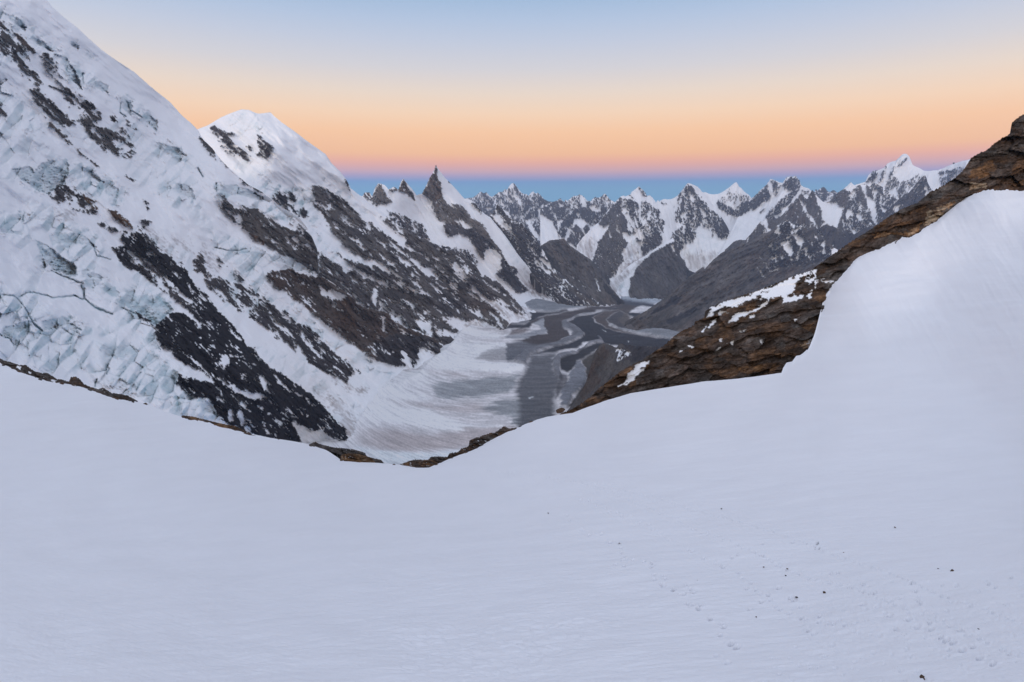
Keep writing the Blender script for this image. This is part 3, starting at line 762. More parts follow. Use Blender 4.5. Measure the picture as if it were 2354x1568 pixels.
# ------------------------------------------------------------------ far range
top = P('9', '-120,330 -20,332 60,320 120,315 190,260 240,213 285,245 330,228 380,280 420,305 500,255 530,225 590,225 642,170 655,200 675,175 700,130 735,92 757,78 780,88 800,108 850,180 900,240 960,262 975,255 1010,285 1050,240 1090,213 1115,250 1160,238 1205,275 1260,340 1330,375 1400,382 1440,372')
bot = P('9', '-120,560 300,720 600,1000 1000,1250 1440,1350')
ctrl = np.array([(1100, 445, 23000), (1180, 420, 23500), (1180, 470, 21500), (1100, 500, 20500), (1240, 455, 23000), (1270, 470, 22500), (1150, 560, 17500), (1240, 560, 17500), (1240, 600, 15500), (1070, 470, 21500)], float)
A = [('rock', .26, .55, P('9', '-100,200 1500,100 1500,1400 -100,1400')), ('rock', .3, .86, P('9', '520,250 600,225 700,130 757,60 800,100 900,250 1000,400 860,420 800,330 700,400 620,330')),
     ('rock', .3, .8, P('9', '960,262 1090,200 1205,275 1180,420 1150,460 1060,400')), ('rock', .3, .8, P('9', '120,310 240,240 250,330 180,380')), ('rock', .3, .4, P('9', '780,95 850,180 1010,440 900,400 820,280')),
     ('rock', .12, .06, P('9', '700,510 770,450 830,490 860,540 800,580 720,550')), ('rock', .12, .10, P('9', '870,510 940,440 1000,450 1060,430 1190,560 1150,640 1060,660 950,640 860,570')), ('rock', .15, .06, P('9', '1185,290 1205,275 1260,340 1330,375 1280,400 1190,470 1165,430')),
     ('rock', .2, .25, P('9', '1060,680 1200,690 1250,770 1310,930 1280,960 1180,900 1110,830')), ('rock', .2, .3, P('9', '540,390 620,430 640,470 560,450')), ('rock', .2, .3, P('9', '220,360 280,350 270,420 230,410')),
     ('rock', .2, .3, P('9', '1220,490 1260,400 1330,375 1450,370 1450,560 1320,540')), ('rock', .22, .4, P('9', '1310,600 1400,580 1480,640 1500,740 1460,870 1400,880 1330,820')),
     ('snow', P('9', '1190,500 1310,560 1320,700 1300,800 1250,740 1180,660 1160,600')), ('snow', P('9', '1300,900 1480,900 1480,1400 1200,1400 1240,1060 1110,960 960,720 940,660 1050,680 1100,840 1200,920')), ('snow', P('9', '805,560 860,590 960,640 900,640 820,600')),
     ('snow', P('9', '1095,640 1140,680 1100,690 1085,660')), ('snow', P('9', '950,600 1020,480 1030,490 960,630'))]
landform('mountain', top, bot, ctrl, A, 'farthest pale pyramid peak with two small horns, left end of the far range', 'mountain', ang=80, seed=6, dx=1.25, dy=1.3, relief=(20, 9.1, 2.6), wave=(80, 26), jag=(.8, 6), edge=2.2, speck_size=(7, 2.4), warp=3,
         ridges=[(P('9', '757,80 800,200 820,330 900,480'), 22, 22), (P('9', '240,215 330,420 360,560'), 18, 12), (P('9', '1090,215 1110,330 1180,480'), 16, 12), (P('9', '1050,430 960,620'), 16, 8)])

top = P('9', '1200,520 1300,430 1380,395 1460,372 1525,328 1560,370 1590,385 1612,350 1640,370 1700,320 1740,290 1790,290 1835,262 1865,275 1900,300 1960,370 2010,378 2050,335 2090,308 2140,320 2180,305 2240,250 2265,270 2300,320 2340,360 2420,400')
bot = P('9', '1200,1100 1500,1250 1900,1450 2420,1450')
ctrl = np.array([(1285, 460, 21500), (1333, 448, 21500), (1390, 447, 21000), (1330, 520, 18000), (1260, 540, 18000), (1380, 540, 17500), (1330, 600, 15500), (1260, 620, 15000), (1390, 620, 14500)], float)
A = [('rock', .22, .25, P('9', '1150,250 2500,200 2500,720 2000,760 1860,640 1700,800 1500,960 1400,700 1150,560')), ('rock', .25, .55, P('9', '1590,340 1740,280 1835,255 1960,370 1900,500 1720,480')), ('rock', .3, .6, P('9', '2000,380 2240,245 2420,400 2420,480 2100,470')),
     ('rock', .16, .08, P('9', '1560,720 1640,600 1760,490 1900,480 2100,570 2060,680 2010,740 1920,700 1860,650 1760,680 1700,760 1680,850 1640,800 1600,950 1550,970 1500,900 1520,800')),
     ('rock', .35, .03, P('9', '1690,820 1770,735 1840,790 1980,1040 1900,1080 1850,1040 1880,1200 1680,1050 1630,1040 1680,900')), ('rock', .2, .06, P('9', '1860,800 1970,755 2090,880 2070,980 1990,960 1930,880')), ('rock', .15, .05, P('9', '2100,540 2150,520 2210,455 2287,460 2287,540 2230,580 2150,575')),
     ('snow', P('9', '1480,680 1550,680 1500,840 1440,900 1480,800')), ('snow', P('9', '1290,900 1480,900 1500,1300 1200,1250')), ('snow', P('9', '1750,670 1860,650 1920,680 1840,770 1760,740 1690,790')), ('snow', P('9', '1850,290 1900,305 1955,380 1935,470 1880,470 1845,380')),
     ('snow', P('9', '1270,390 1320,390 1300,450 1270,450')), ('snow', P('9', '1980,440 2080,430 2130,500 2180,470 2170,520 2100,540 2000,490')), ('snow', P('9', '1500,400 1540,410 1580,380 1560,460 1520,450')), ('snow', P('9', '1610,580 1640,580 1640,620 1615,615')), ('snow', P('9', '1785,560 1850,560 1830,600 1790,590')),
     ('snow', P('9', '1600,740 1640,800 1700,830 1750,880 1770,960 1720,880 1640,830')), ('snow', P('9', '1830,900 1850,1020 1890,1090 1860,1080 1835,980'))]
landform('mountain', top, bot, ctrl, A, 'low jagged blue-grey peaks of the far range, right of the pale pyramid', 'mountain', ang=75, seed=7, dx=1.25, dy=1.3, relief=(20, 10.4, 2.9), wave=(70, 24), jag=(1.6, 6), edge=2.2, speck_size=(6, 2.4), warp=3,
         ridges=[(P('9', '1770,735 1800,850 1850,1040'), 16, 12), (P('9', '1835,265 1760,490 1640,640'), 18, 12), (P('9', '1970,755 2080,900'), 12, 8), (P('9', '2240,255 2150,440'), 16, 10), (P('9', '1525,330 1600,500 1640,600'), 14, 8)])

top = P('a', '-150,1080 -60,960 0,900 60,830 150,762 230,660 310,560 380,480 440,420 480,380 520,367 545,380 610,356 640,310 690,275 740,233 765,262 800,290 830,325 855,372 900,362 930,390 960,430 985,468 1010,430 1050,470 1100,490 1180,560 1260,800')
bot = P('a', '-150,1300 0,1500 200,1640 600,1850 1260,1850')
ctrl = np.array([(1468, 430, 17500), (1437, 452, 16800), (1400, 490, 15500), (1500, 450, 17500), (1540, 520, 15500), (1468, 520, 14500), (1420, 600, 12500), (1500, 600, 13200), (1370, 580, 13500), (1420, 670, 11000), (1500, 670, 11200), (1350, 650, 11800)], float)
A = [('rock', .34, .05, P('a', '150,760 310,560 480,390 540,410 490,500 500,600 560,690 560,760 580,850 640,900 600,940 540,900 500,900 530,980 600,1040 560,1100 520,1120 500,1200 530,1300 440,1380 430,1480 330,1560 300,1800 -100,1800 0,1500 60,1300 120,1180 140,1050 260,900 330,760 240,805')),
     ('tone', .45, 0, P('a', '250,900 420,700 480,820 560,1000 500,1300 330,1560 150,1400 150,1100')),
     ('rock', .16, .30, P('a', '490,420 540,405 620,420 720,460 720,580 740,640 810,780 740,830 720,880 680,920 620,780 560,650 500,540')), ('snow', P('a', '490,540 540,620 640,800 690,890 720,860 650,720 600,640')), ('snow', P('a', '680,660 660,740 720,830 740,840')),
     ('rock', .14, .42, P('a', '770,430 840,440 860,480 960,520 1030,600 1020,680 1080,800 1110,900 1120,980 1070,1000 1080,1060 900,1160 810,1220 740,1120 800,1050 770,1000 850,940 800,940 760,870 760,830 860,740 760,680 740,620 770,560')),
     ('rock', .38, .04, P('a', '870,960 1000,900 1070,1000 1080,1060 900,1160 810,1220 750,1120 880,1060')), ('rock', .15, .12, P('a', '1030,690 1090,710 1150,760 1210,800 1265,855 1200,850 1110,800 1060,740')),
     ('rock', .3, .25, P('a', '755,240 830,325 855,375 800,370 770,310 745,250')), ('rock', .3, .3, P('a', '610,355 690,425 640,400')), ('rock', .35, .1, P('a', '722,1170 750,1150 765,1180 745,1210')), ('rock', .35, .1, P('a', '690,990 740,980 750,1020 710,1020')), ('rock', .3, .5, P('a', '855,372 900,362 985,470 940,470')), ('rock', .2, .3, P('a', '690,640 700,560 720,560')),
     ('snow', P('a', '310,870 340,950 350,960 325,960')), ('snow', P('a', '405,750 430,770 470,900 430,870')), ('snow', P('a', '880,790 915,820 905,860 885,850')), ('snow', P('a', '170,1215 185,1210 140,1280 120,1280')), ('snow', P('a', '860,600 900,580 900,700 860,720')),
     ('dirt', .75, P('a', '530,1310 800,1200 840,1230 700,1340 500,1580 380,1580')), ('dirt', .5, P('a', '620,1060 760,1040 800,1190 560,1280 510,1200')), ('dirt', .55, P('a', '-150,1050 0,950 130,1050 60,1300 -50,1300')), ('ice', .4, P('a', '600,940 760,960 800,1190 560,1280'))]
landform('mountain', top, bot, ctrl, A, 'steep peak topped by a small white snow pyramid above grey rock ribs', 'mountain', ang=72, seed=8, dx=1.25, dy=1.3, relief=(20, 10.4, 2.9), wave=(90, 28), jag=(1.0, 6), edge=2.4, speck_size=(5.5, 3), warp=3,
         ridges=[(P('a', '500,400 430,620 400,760 330,1000 150,1350'), 40, 36), (P('a', '740,240 760,420 830,760 1000,1000'), 45, 30), (P('a', '640,880 600,1050'), 20, 6), (P('a', '540,420 660,700 740,900'), 22, 10)])

top = P('a', '1630,300 1660,322 1695,316 1740,340 1800,350 1850,345 1890,338 1960,300 2010,265 2050,235 2090,200 2135,168 2160,205 2180,240 2210,260 2240,300 2285,335 2323,362 2370,430 2420,470')
bot = P('a', '1630,1300 1800,1600 2000,1600 2420,1300')
ctrl = np.array([(1691, 418, 19500), (1640, 445, 19000), (1730, 450, 19500), (1690, 480, 18300), (1690, 500, 17800), (1640, 510, 16500), (1690, 550, 14500), (1620, 600, 13000), (1700, 600, 12500)], float)
GL = [('ice', .25, P('a', '1330,950 1600,800 2000,900 2323,900 1900,1250 1600,1450 1450,1300 1340,1180')), ('dirt', .45, P('a', '1400,1280 1480,1200 1900,1180 1700,1400 1560,1470 1460,1400'))]
A = [('rock', .28, .74, P('a', '1850,450 1960,380 2050,270 2080,330 2200,330 2323,380 2400,440 2200,500 2130,520 2060,530 1950,490')), ('rock', .12, .10, P('a', '1840,455 1900,450 1950,490 2060,520 2130,540 2200,480 2323,420 2420,440 2420,600 2270,610 2150,665 2050,650 1950,580 1890,570')),
     ('snow', P('a', '2070,535 2140,540 2110,565 2080,560')), ('rock', .35, .1, P('a', '1665,1130 1692,1145 1660,1165')), ('rock', .5, .4, P('a', '1545,1140 1580,1120 1560,1145'))] + GL
landform('mountain', top, bot, ctrl, A, 'smooth white snow pyramid of the far range with a dark rock skirt', 'mountain', ang=85, seed=9, dx=1.25, dy=1.3, relief=(18, 6.5, 1.9), wave=(80, 30), jag=(.35, 8), edge=2.4, speck_size=(7, 2.2), warp=3,
         ridges=[(P('a', '2135,170 2100,330 2110,520'), 45, 22)])

top = P('a', '940,560 1000,500 1040,445 1070,425 1105,414 1160,424 1210,414 1250,395 1300,360 1350,300 1395,240 1438,188 1470,192 1500,205 1540,220 1580,240 1615,272 1650,318 1700,360 1800,500 1900,640 2000,800 2100,1000 2200,1150')
bot = P('a', '940,1100 1180,1300 1400,1560 1600,1650 1900,1500 2200,1300')
ctrl = np.array([(1580, 421, 17000), (1540, 458, 17200), (1615, 435, 17800), (1580, 480, 15500), (1530, 520, 15200), (1620, 520, 14800), (1580, 560, 13400), (1660, 560, 13500), (1530, 600, 12900), (1600, 620, 12500), (1680, 620, 12300)], float)
A = [('rock', .16, .36, P('a', '1438,188 1470,205 1510,230 1560,320 1700,480 1760,560 1880,640 2000,720 2060,870 2040,920 1990,985 1880,960 1830,900 1800,960 1790,940 1820,860 1760,780 1740,870 1720,830 1640,760 1560,850 1580,980 1510,990 1500,1030 1400,1070 1370,1120 1330,1180 1340,1260 1400,1300 1470,1480 1300,1400 1220,1100 1180,1030 1230,900 1370,790 1300,740 1255,700 1260,600 1340,480 1250,520 1330,340 1400,240')),
     ('rock', .13, .12, P('a', '1800,740 1900,680 2000,740 2050,880 1990,985 1880,950 1790,850')), ('rock', .3, .1, P('a', '1400,260 1440,200 1500,240 1540,310 1450,280')), ('rock', .3, .12, P('a', '1300,540 1360,480 1410,570 1320,600')),
     ('rock', .4, .03, P('a', '1240,1050 1370,1080 1330,1180 1340,1260 1400,1300 1470,1480 1300,1400 1280,1210')),
     ('snow', P('a', '1455,310 1520,350 1550,450 1510,460 1470,390')), ('snow', P('a', '1610,540 1650,560 1690,740 1670,720 1630,600')), ('snow', P('a', '1320,630 1420,610 1400,700 1340,690')), ('snow', P('a', '1200,1065 1240,1075 1275,1210 1240,1160')), ('snow', P('a', '1370,790 1400,800 1390,900 1365,860')),
     ('snow', P('a', '1340,420 1370,430 1300,500 1260,520')), ('snow', P('a', '1420,350 1440,360 1440,420')), ('rock', .2, .3, P('a', '1035,470 1080,470 1145,478 1080,500'))] + GL
landform('mountain', top, bot, ctrl, A, 'dark triangular peak of the far range with snow along its right ridge', 'mountain', ang=78, seed=10, dx=1.25, dy=1.3, relief=(19, 10.4, 2.9), wave=(90, 28), jag=(.6, 7), edge=2.6, speck_size=(5.5, 3.4), warp=3,
         ridges=[(P('a', '1440,190 1500,420 1480,700 1330,900 1200,1080'), 45, 36), (P('a', '1440,190 1640,420 1850,680 2020,900'), 40, 22), (P('a', '1560,560 1640,760'), 18, 6)])

# dark pyramid standing in the valley mouth, a pale glacier tongue running down its left side
top = P('a', '330,1590 380,1568 480,1480 560,1400 640,1340 720,1290 830,1230 900,1180 1000,1110 1080,1060 1130,1020 1190,1000 1230,960 1270,1010 1300,1150 1380,1330 1460,1440 1540,1470 1640,1560')
bot = P('a', '330,1850 600,1850 900,1900 1200,1910 1640,1880')
ctrl = J(np.array([(1540, 560, 12600), (1500, 590, 12300), (1440, 622, 11800), (1560, 600, 12000), (1600, 630, 11300), (1500, 640, 10900), (1420, 640, 11400)], float), fl([(1400, 690), (1500, 689), (1600, 688)], .99))
A = [('snow', P('a', '300,1400 1200,940 1260,1010 1180,1050 1000,1140 830,1270 700,1400 620,1568 580,1850 300,1850')), ('dirt', .6, P('a', '300,1600 560,1440 780,1300 700,1380 520,1580 440,1800 300,1800')), ('ice', .6, P('a', '380,1568 600,1460 800,1290 690,1400 600,1568 560,1820 420,1820')),
     ('tone', .52, 0, P('a', '800,1330 1000,1180 1080,1260 960,1360')), ('tone', .15, 0, P('a', '1380,1400 1540,1480 1620,1600 1560,1750 1440,1560')), ('snow', P('a', '1190,1060 1235,1075 1280,1215 1235,1150'))]
landform('mountain', top, bot, ctrl, A, 'bare dark grey pyramid hill at the valley mouth beside a pale glacier tongue', 'mountain', base='rock', base_rock=(.44, .004), ang=62, seed=11, rock_var=.55, rough=2.2, dx=1.25, dy=1.3, relief=(18, 10.4, 2.9), wave=(70, 26), jag=(.8, 7), edge=2.0, warp=3,
         ridges=[(P('a', '1190,1040 1150,1250 1050,1450 1000,1700'), 60, 26), (P('a', '1230,1090 1380,1400 1480,1600'), 30, 10), (P('a', '1140,1080 900,1330 780,1560'), 26, 10)])

# jagged double peak, small dark teeth
top = P('b', '-150,1500 0,1250 100,1030 180,870 250,770 300,735 345,705 390,660 430,620 480,575 520,540 550,490 573,456 610,475 650,492 690,505 725,520 745,512 765,480 790,445 808,432 830,430 850,422 880,432 905,420 930,430 942,458 958,470 970,468 985,520 990,548 1030,575 1080,588 1120,605 1135,640 1180,720 1260,900')
bot = P('b', '-150,1560 180,1500 600,1500 900,1500 1260,1200')
ctrl = np.array([(1772, 411, 18000), (1823, 406, 17800), (1735, 450, 18000), (1860, 440, 18200), (1790, 460, 16600), (1740, 490, 16500), (1850, 490, 15500), (1770, 530, 13800), (1720, 550, 13300), (1820, 550, 13300)], float)
A = [('rock', .13, .08, P('b', '100,960 200,780 340,715 430,630 520,545 545,560 560,640 600,700 540,760 450,790 370,890 300,870 230,940 110,980')), ('rock', .25, .42, P('b', '570,455 640,488 725,522 700,600 640,700 600,640 560,540')), ('rock', .16, .40, P('b', '730,540 800,425 925,415 985,480 985,560 900,640 830,620 760,600')),
     ('rock', .16, .20, P('b', '600,860 700,750 850,640 960,600 850,800 740,860 700,960 620,1060 500,1000 470,1040 520,960')), ('rock', .3, .08, P('b', '500,1000 640,1000 720,960 660,1060 600,1160 560,1160')), ('rock', .2, .3, P('b', '428,915 490,868 480,905')), ('rock', .3, .5, P('b', '1000,610 1120,600 1110,680 1030,680')),
     ('rock', .13, .04, P('b', '930,455 970,465 985,545 950,530')), ('snow', P('b', '455,640 515,655 500,682 470,670')), ('snow', P('b', '610,965 640,950 740,940 690,970 640,990')), ('snow', P('b', '540,560 580,520 600,640 570,700')), ('ice', .25, P('b', '0,1000 300,950 600,800 640,820 450,1000 200,1250'))]
landform('mountain', top, bot, ctrl, A, 'twin-topped jagged rock peak of the far range, streaked with snow', 'mountain', ang=118, seed=12, dx=1.25, dy=1.3, relief=(18, 10.4, 2.9), wave=(80, 26), jag=(2.0, 5), edge=2.4, speck_size=(6, 2.6), warp=3,
         ridges=[(P('b', '573,460 560,560 620,700 540,800'), 26, 16), (P('b', '850,425 900,560 860,660 640,840 480,1020'), 30, 20)])

top = P('b', '1080,720 1140,680 1180,640 1195,600 1205,596 1220,625 1250,600 1275,588 1300,570 1325,585 1345,612 1370,640 1400,640 1430,622 1450,616 1480,640 1540,700 1620,760')
bot = P('b', '1080,900 1300,950 1620,950')
ctrl = np.array([(1890, 431, 22500), (1870, 440, 22400), (1930, 442, 22400), (1890, 470, 20500), (1860, 480, 20300), (1940, 480, 20300)], float)
A = [('rock', .10, .30, P('b', '1000,500 1700,500 1700,700 1540,760 1400,720 1310,790 1240,740 1000,800')), ('snow', P('b', '1330,690 1400,690 1380,715')), ('snow', P('b', '1405,650 1450,660 1440,680'))]
landform('mountain', top, bot, ctrl, A, 'small black saw-toothed peak low on the skyline, right of the twin-topped peak', 'mountain', ang=95, seed=13, dx=1.25, dy=1.3, relief=(12, 9.1, 2.6), wave=(60, 22), jag=(1.8, 4), edge=2, speck_size=(3, 7), warp=2)

# broad snow giant on the right
top = J(P('g', '400,830 500,800 565,778 590,720 640,668 690,662 750,640 790,592 830,575 870,566 905,535 940,500 965,494 990,500 1012,525 1030,570 1045,610 1110,640 1160,668 1200,670 1310,660 1360,640 1420,612 1480,590 1550,568 1620,553 1720,520 1900,480'))
bot = P('g', '400,1200 800,1300 1200,1100 1500,900 1900,850')
ctrl = np.array([(2079, 354, 16000), (2020, 392, 15800), (2110, 384, 16000), (2160, 392, 15500), (2225, 367, 14500), (2060, 430, 14500), (2100, 450, 14000), (2060, 480, 13000), (2000, 460, 14500), (2180, 430, 14200), (1980, 480, 13500), (2120, 480, 13300)], float)
A = [('rock', .12, .22, P('g', '560,785 640,668 690,662 680,720 640,770')), ('rock', .2, .3, P('g', '755,635 785,595 775,645')), ('rock', .42, .46, P('g', '770,770 830,700 920,780 1000,760 1040,740 1100,690 1150,700 1110,760 1030,840 990,900 920,940 860,840 800,880 760,830')), ('rock', .4, .4, P('g', '880,880 960,900 920,960')),
     ('rock', .3, .35, P('g', '850,625 920,590 990,520 1012,530 990,560 930,615 860,645')), ('rock', .2, .3, P('g', '690,790 745,660 775,655 720,795')), ('rock', .35, .6, P('g', '800,720 850,630 880,640 830,760')), ('rock', .15, .15, P('g', '1308,690 1350,655 1375,700 1330,712')), ('rock', .2, .35, P('g', '1320,730 1400,720 1460,760 1490,720 1530,690 1400,810 1330,840')), ('rock', .2, .5, P('g', '1360,670 1560,615 1540,680 1440,740 1390,700')), ('rock', .4, .45, P('g', '840,900 900,960 980,1000 900,1040 850,1000'))]
landform('mountain', top, bot, ctrl, A, 'broad white snow mountain on the right, tallest point of the far range', 'mountain', ang=110, seed=14, dx=1.25, dy=1.3, relief=(20, 9.1, 2.2), wave=(90, 26), jag=(.6, 6), edge=2.4, speck_size=(7, 2.6), warp=3,
         ridges=[(P('g', '965,496 930,600 900,760 920,960'), 40, 22), (P('g', '790,595 740,740 680,830'), 20, 14), (P('g', '870,566 800,740 760,860'), 16, 8)])

# grey pyramids in front of it
top = P('b', '-60,1440 0,1390 60,1330 100,1312 150,1300 225,1308 250,1275 320,1200 380,1110 440,1045 480,1040 520,1000 580,1010 640,1040 700,990 740,955 800,870 850,800 900,745 950,695 975,670 1000,650 1040,720 1080,740 1110,680 1148,610 1190,660 1240,720 1285,770 1330,785 1390,770 1450,700 1500,650 1580,600 1630,555 1685,503 1720,540 1755,568 1800,543 1870,530 1900,540 1940,570 2000,505 2060,540 2140,580 2200,640 2290,720 2400,800')
bot = P('b', '-60,1560 600,1600 1200,1600 1800,1500 2400,1300')
ctrl = np.array([(1867, 437, 12800), (1842, 444, 12700), (1810, 490, 12000), (1765, 510, 11600), (1956, 419, 13500), (1985, 426, 13500), (2010, 420, 13500), (2050, 460, 13200), (1900, 470, 12700), (1910, 500, 11700), (1850, 510, 11000), (1960, 510, 11500), (2020, 510, 11500), (1690, 560, 11500), (1720, 545, 11700), (1800, 540, 10500), (1950, 550, 10500)], float)
A = [('tone', .62, 0, P('b', '760,960 950,700 1000,900 1060,1000 1000,1100 850,1000')), ('tone', .6, 0, P('b', '1490,700 1590,610 1640,720 1620,850 1500,800')), ('rock', .3, .34, P('b', '1640,880 1760,760 1900,900 2000,1100 1900,1200 1700,1250 1560,1200 1580,960')), ('rock', .3, .28, P('b', '1940,570 2010,505 2150,590 2290,720 2400,800 2100,1100 2040,1050 2000,760')), ('rock', .3, .5, P('b', '1650,640 1760,580 1760,760 1640,740')),
     ('snow', P('b', '950,710 1030,790 1060,840 1090,920 1040,920 990,830')), ('snow', P('b', '1185,660 1290,770 1390,778 1480,790 1580,860 1540,940 1560,970 1530,1020 1490,1150 1440,1110 1340,1080 1260,1140 1310,1040 1280,940 1280,880 1220,800')), ('snow', P('b', '1560,595 1685,495 1755,570 1690,645 1610,612')),
     ('snow', P('b', '850,760 990,620 1000,650 860,800')), ('snow', P('b', '450,1040 520,1005 540,1120 580,1170 540,1190 480,1110')), ('snow', P('b', '1080,940 1140,960 1200,1060 1230,1180 1270,1270 1230,1230 1200,1100 1120,1020')),
     ('snow', P('b', '1815,550 1890,535 1900,680 2010,760 2030,950 2055,1090 2010,1090 1960,960 1920,860 1890,720')), ('snow', P('b', '2080,660 2118,680 2112,830 2080,780')), ('snow', P('b', '1600,920 1660,870 1740,980 1680,960 1640,1030')), ('snow', P('b', '1760,920 1830,940 1840,1020 1790,1040')), ('snow', P('b', '1780,740 1830,810 1920,900 1900,910 1820,830')), ('snow', P('b', '725,870 810,850 820,870 760,930')),
     ('snow', P('b', '235,1285 268,1275 270,1350 245,1350')), ('snow', P('b', '1560,980 1620,1170 1600,1160 1570,1040')), ('snow', P('b', '1620,1060 1720,1160 1770,1190 1720,1230 1690,1150')), ('snow', P('b', '2115,850 2165,880 2150,920 2120,900')), ('rock', .3, .4, P('b', '430,1130 500,1140 560,1200 480,1210'))]
landform('mountain', top, bot, ctrl, A, 'row of grey-brown rock pyramids with a snow bowl between them, on the right', 'mountain', base='rock', base_rock=(.46, .035), ang=112, seed=15, dx=1.25, dy=1.3, relief=(16, 9.1, 2.6), wave=(80, 26), jag=(1.0, 6), edge=2.4, speck_size=(6, 2.8), warp=3,
         ridges=[(P('b', '1148,610 1180,800 1240,960 1300,1060'), 30, 26), (P('b', '985,660 960,860 1000,1000 1150,1150'), 34, 24), (P('b', '1685,505 1690,700 1700,880'), 28, 18), (P('b', '1830,560 1860,760 1960,1000'), 22, 12)])

top = P('g', '600,1330 690,1200 760,1105 830,1030 900,962 960,912 1010,890 1060,820 1130,742 1172,713 1190,758 1200,800 1240,868 1300,900 1500,1000')
bot = P('g', '600,1560 1000,1560 1500,1400')
ctrl = np.array([(2126, 403, 10800), (2080, 445, 10600), (2030, 500, 10200), (2140, 440, 10500), (2100, 500, 9600), (2030, 560, 9000), (2160, 500, 9500)], float)
A = [('snow', P('g', '1130,800 1180,785 1200,870 1240,870 1170,940 1180,900')), ('snow', P('g', '850,1040 910,1020 900,1090 860,1080')), ('snow', P('g', '690,1120 710,1130 690,1140')), ('rock', .3, .35, P('g', '1080,800 1170,720 1200,800 1140,900 1080,900')), ('snow', P('g', '780,1120 810,1125 790,1140'))]
landform('mountain', top, bot, ctrl, A, 'dark narrow rock ridge running up behind the brown slope on the right', 'mountain', base='rock', base_rock=(.34, .03), ang=125, seed=16, dx=1.3, dy=1.4, relief=(15, 9.1, 2.6), wave=(70, 24), jag=(1.6, 6), edge=2.4, warp=3)

top = J(P('b', '1050,1240 1150,1178 1262,1130 1300,1105 1330,1088 1380,1110 1430,1115 1470,1130 1500,1152 1540,1180 1570,1190 1620,1165 1660,1158 1690,1190 1722,1232 1770,1200 1830,1160 1920,1105 1980,1110 2050,1090 2100,1000 2200,960'))
bot = P('b', '1050,1700 1600,1800 2200,1500')
ctrl = np.array([(1897, 516, 9300), (1920, 521, 9300), (1950, 528, 9200), (1995, 519, 9300), (1870, 540, 9000), (1900, 580, 8200), (1960, 580, 8200), (1880, 640, 7000)], float)
A = [('rock', .3, .3, P('b', '1200,1200 1260,1140 1290,1260 1260,1280'))]
landform('mountain', top, bot, ctrl, A, 'dark serrated ridge below the grey pyramids, cut off by the brown slope', 'mountain', base='rock', base_rock=(.33, .01), ang=125, seed=17, dx=1.3, dy=1.4, relief=(15, 9.1, 2.6), wave=(70, 24), jag=(1.2, 6), edge=2.4, warp=3)

# ------------------------------------------------------------------ brown valley side on the right
top = J(P('c', '420,570 460,540 510,505 560,478 640,440 700,400 820,318 880,258 960,190 1050,118 1080,98 1130,64 1142,84 1180,40 1215,5'),
        P('b', '-100,1480 0,1440 100,1400 180,1345 250,1340 330,1290 430,1230 500,1212 580,1180 630,1130 690,1090 770,1035 830,1040 860,1080 910,1085 960,1078 1040,1140 1100,1150 1150,1130 1230,1220 1330,1300 1460,1420 1600,1500'))
bot = J(P('c', '420,590 500,600 600,610 700,630 900,640 1100,640 1400,500 1700,400 2100,280 2400,200'))
ctrl = J(np.array([(1690, 574, 8600), (1640, 598, 8300), (1800, 508, 9000), (1860, 525, 8800), (1560, 660, 7700), (1940, 570, 8200), (1720, 640, 7300), (1620, 690, 6800), (1820, 600, 7600), (1560, 720, 6500), (1680, 700, 6300)], float),
         fl([(1445, 742), (1480, 757), (1560, 768), (1640, 770)], .985))
A = [('tone', .58, 0, P('c', '540,540 700,440 1050,290 1000,350 800,450 620,560')), ('tone', .52, 0, P('c', '620,580 900,470 1150,420 1100,560 900,620')), ('tone', .14, 0, P('c', '560,520 700,450 900,300 960,330 800,420')), ('tone', .5, 0, P('c', '960,190 1060,110 1120,80 1000,200')), ('tone', .17, 0, P('c', '780,540 900,470 1050,400 1100,400 900,530')),
     ('rock', .2, .14, P('b', '690,1100 770,1035 840,1040 960,1080 1040,1140 1000,1260 900,1240 860,1330 740,1320 640,1260')), ('rock', .24, .08, P('b', '560,1340 740,1320 900,1300 1300,1300 1500,1568 560,1700')), ('tone', .6, 0, P('c', '1550,240 1680,105 1770,90 2000,60 2300,0 2300,250 1800,200')),
     ('snow', P('b', '610,1190 680,1090 712,1200 690,1240 650,1220')), ('snow', P('b', '830,1042 900,1100 930,1220 1000,1270 1040,1300 980,1450 940,1590 925,1590 970,1430 960,1370 910,1280 870,1210 915,1220 880,1130')),
     ('snow', P('b', '730,1340 800,1320 850,1350 880,1460 860,1580 790,1470 740,1400')), ('snow', P('b', '1050,1400 1080,1400 1070,1500 1090,1530 1040,1510')), ('snow', P('b', '1400,1420 1500,1410 1530,1500 1470,1580 1430,1540 1400,1480')), ('snow', P('b', '1180,1220 1210,1260 1250,1340 1220,1310')),
     ('snow', P('b', '1270,1370 1300,1370 1330,1290 1325,1480 1290,1500 1300,1420')), ('snow', P('b', '565,1340 620,1440 600,1420')), ('snow', P('b', '780,1255 850,1260 800,1277')), ('snow', P('b', '1535,1370 1560,1390 1605,1345 1640,1420 1590,1490 1570,1420')), ('snow', P('b', '600,1530 660,1600 640,1590')), ('snow', P('b', '720,1520 750,1520 740,1550')),
     ('snow', P('c', '1572,60 1590,70 1642,152 1620,130')), ('snow', P('c', '1610,-10 1640,20 1685,95 1660,70')), ('snow', P('c', '1700,95 1762,72 1745,95')), ('snow', P('b', '635,1330 690,1420 660,1390')), ('snow', P('b', '1120,1320 1140,1330 1150,1390'))]
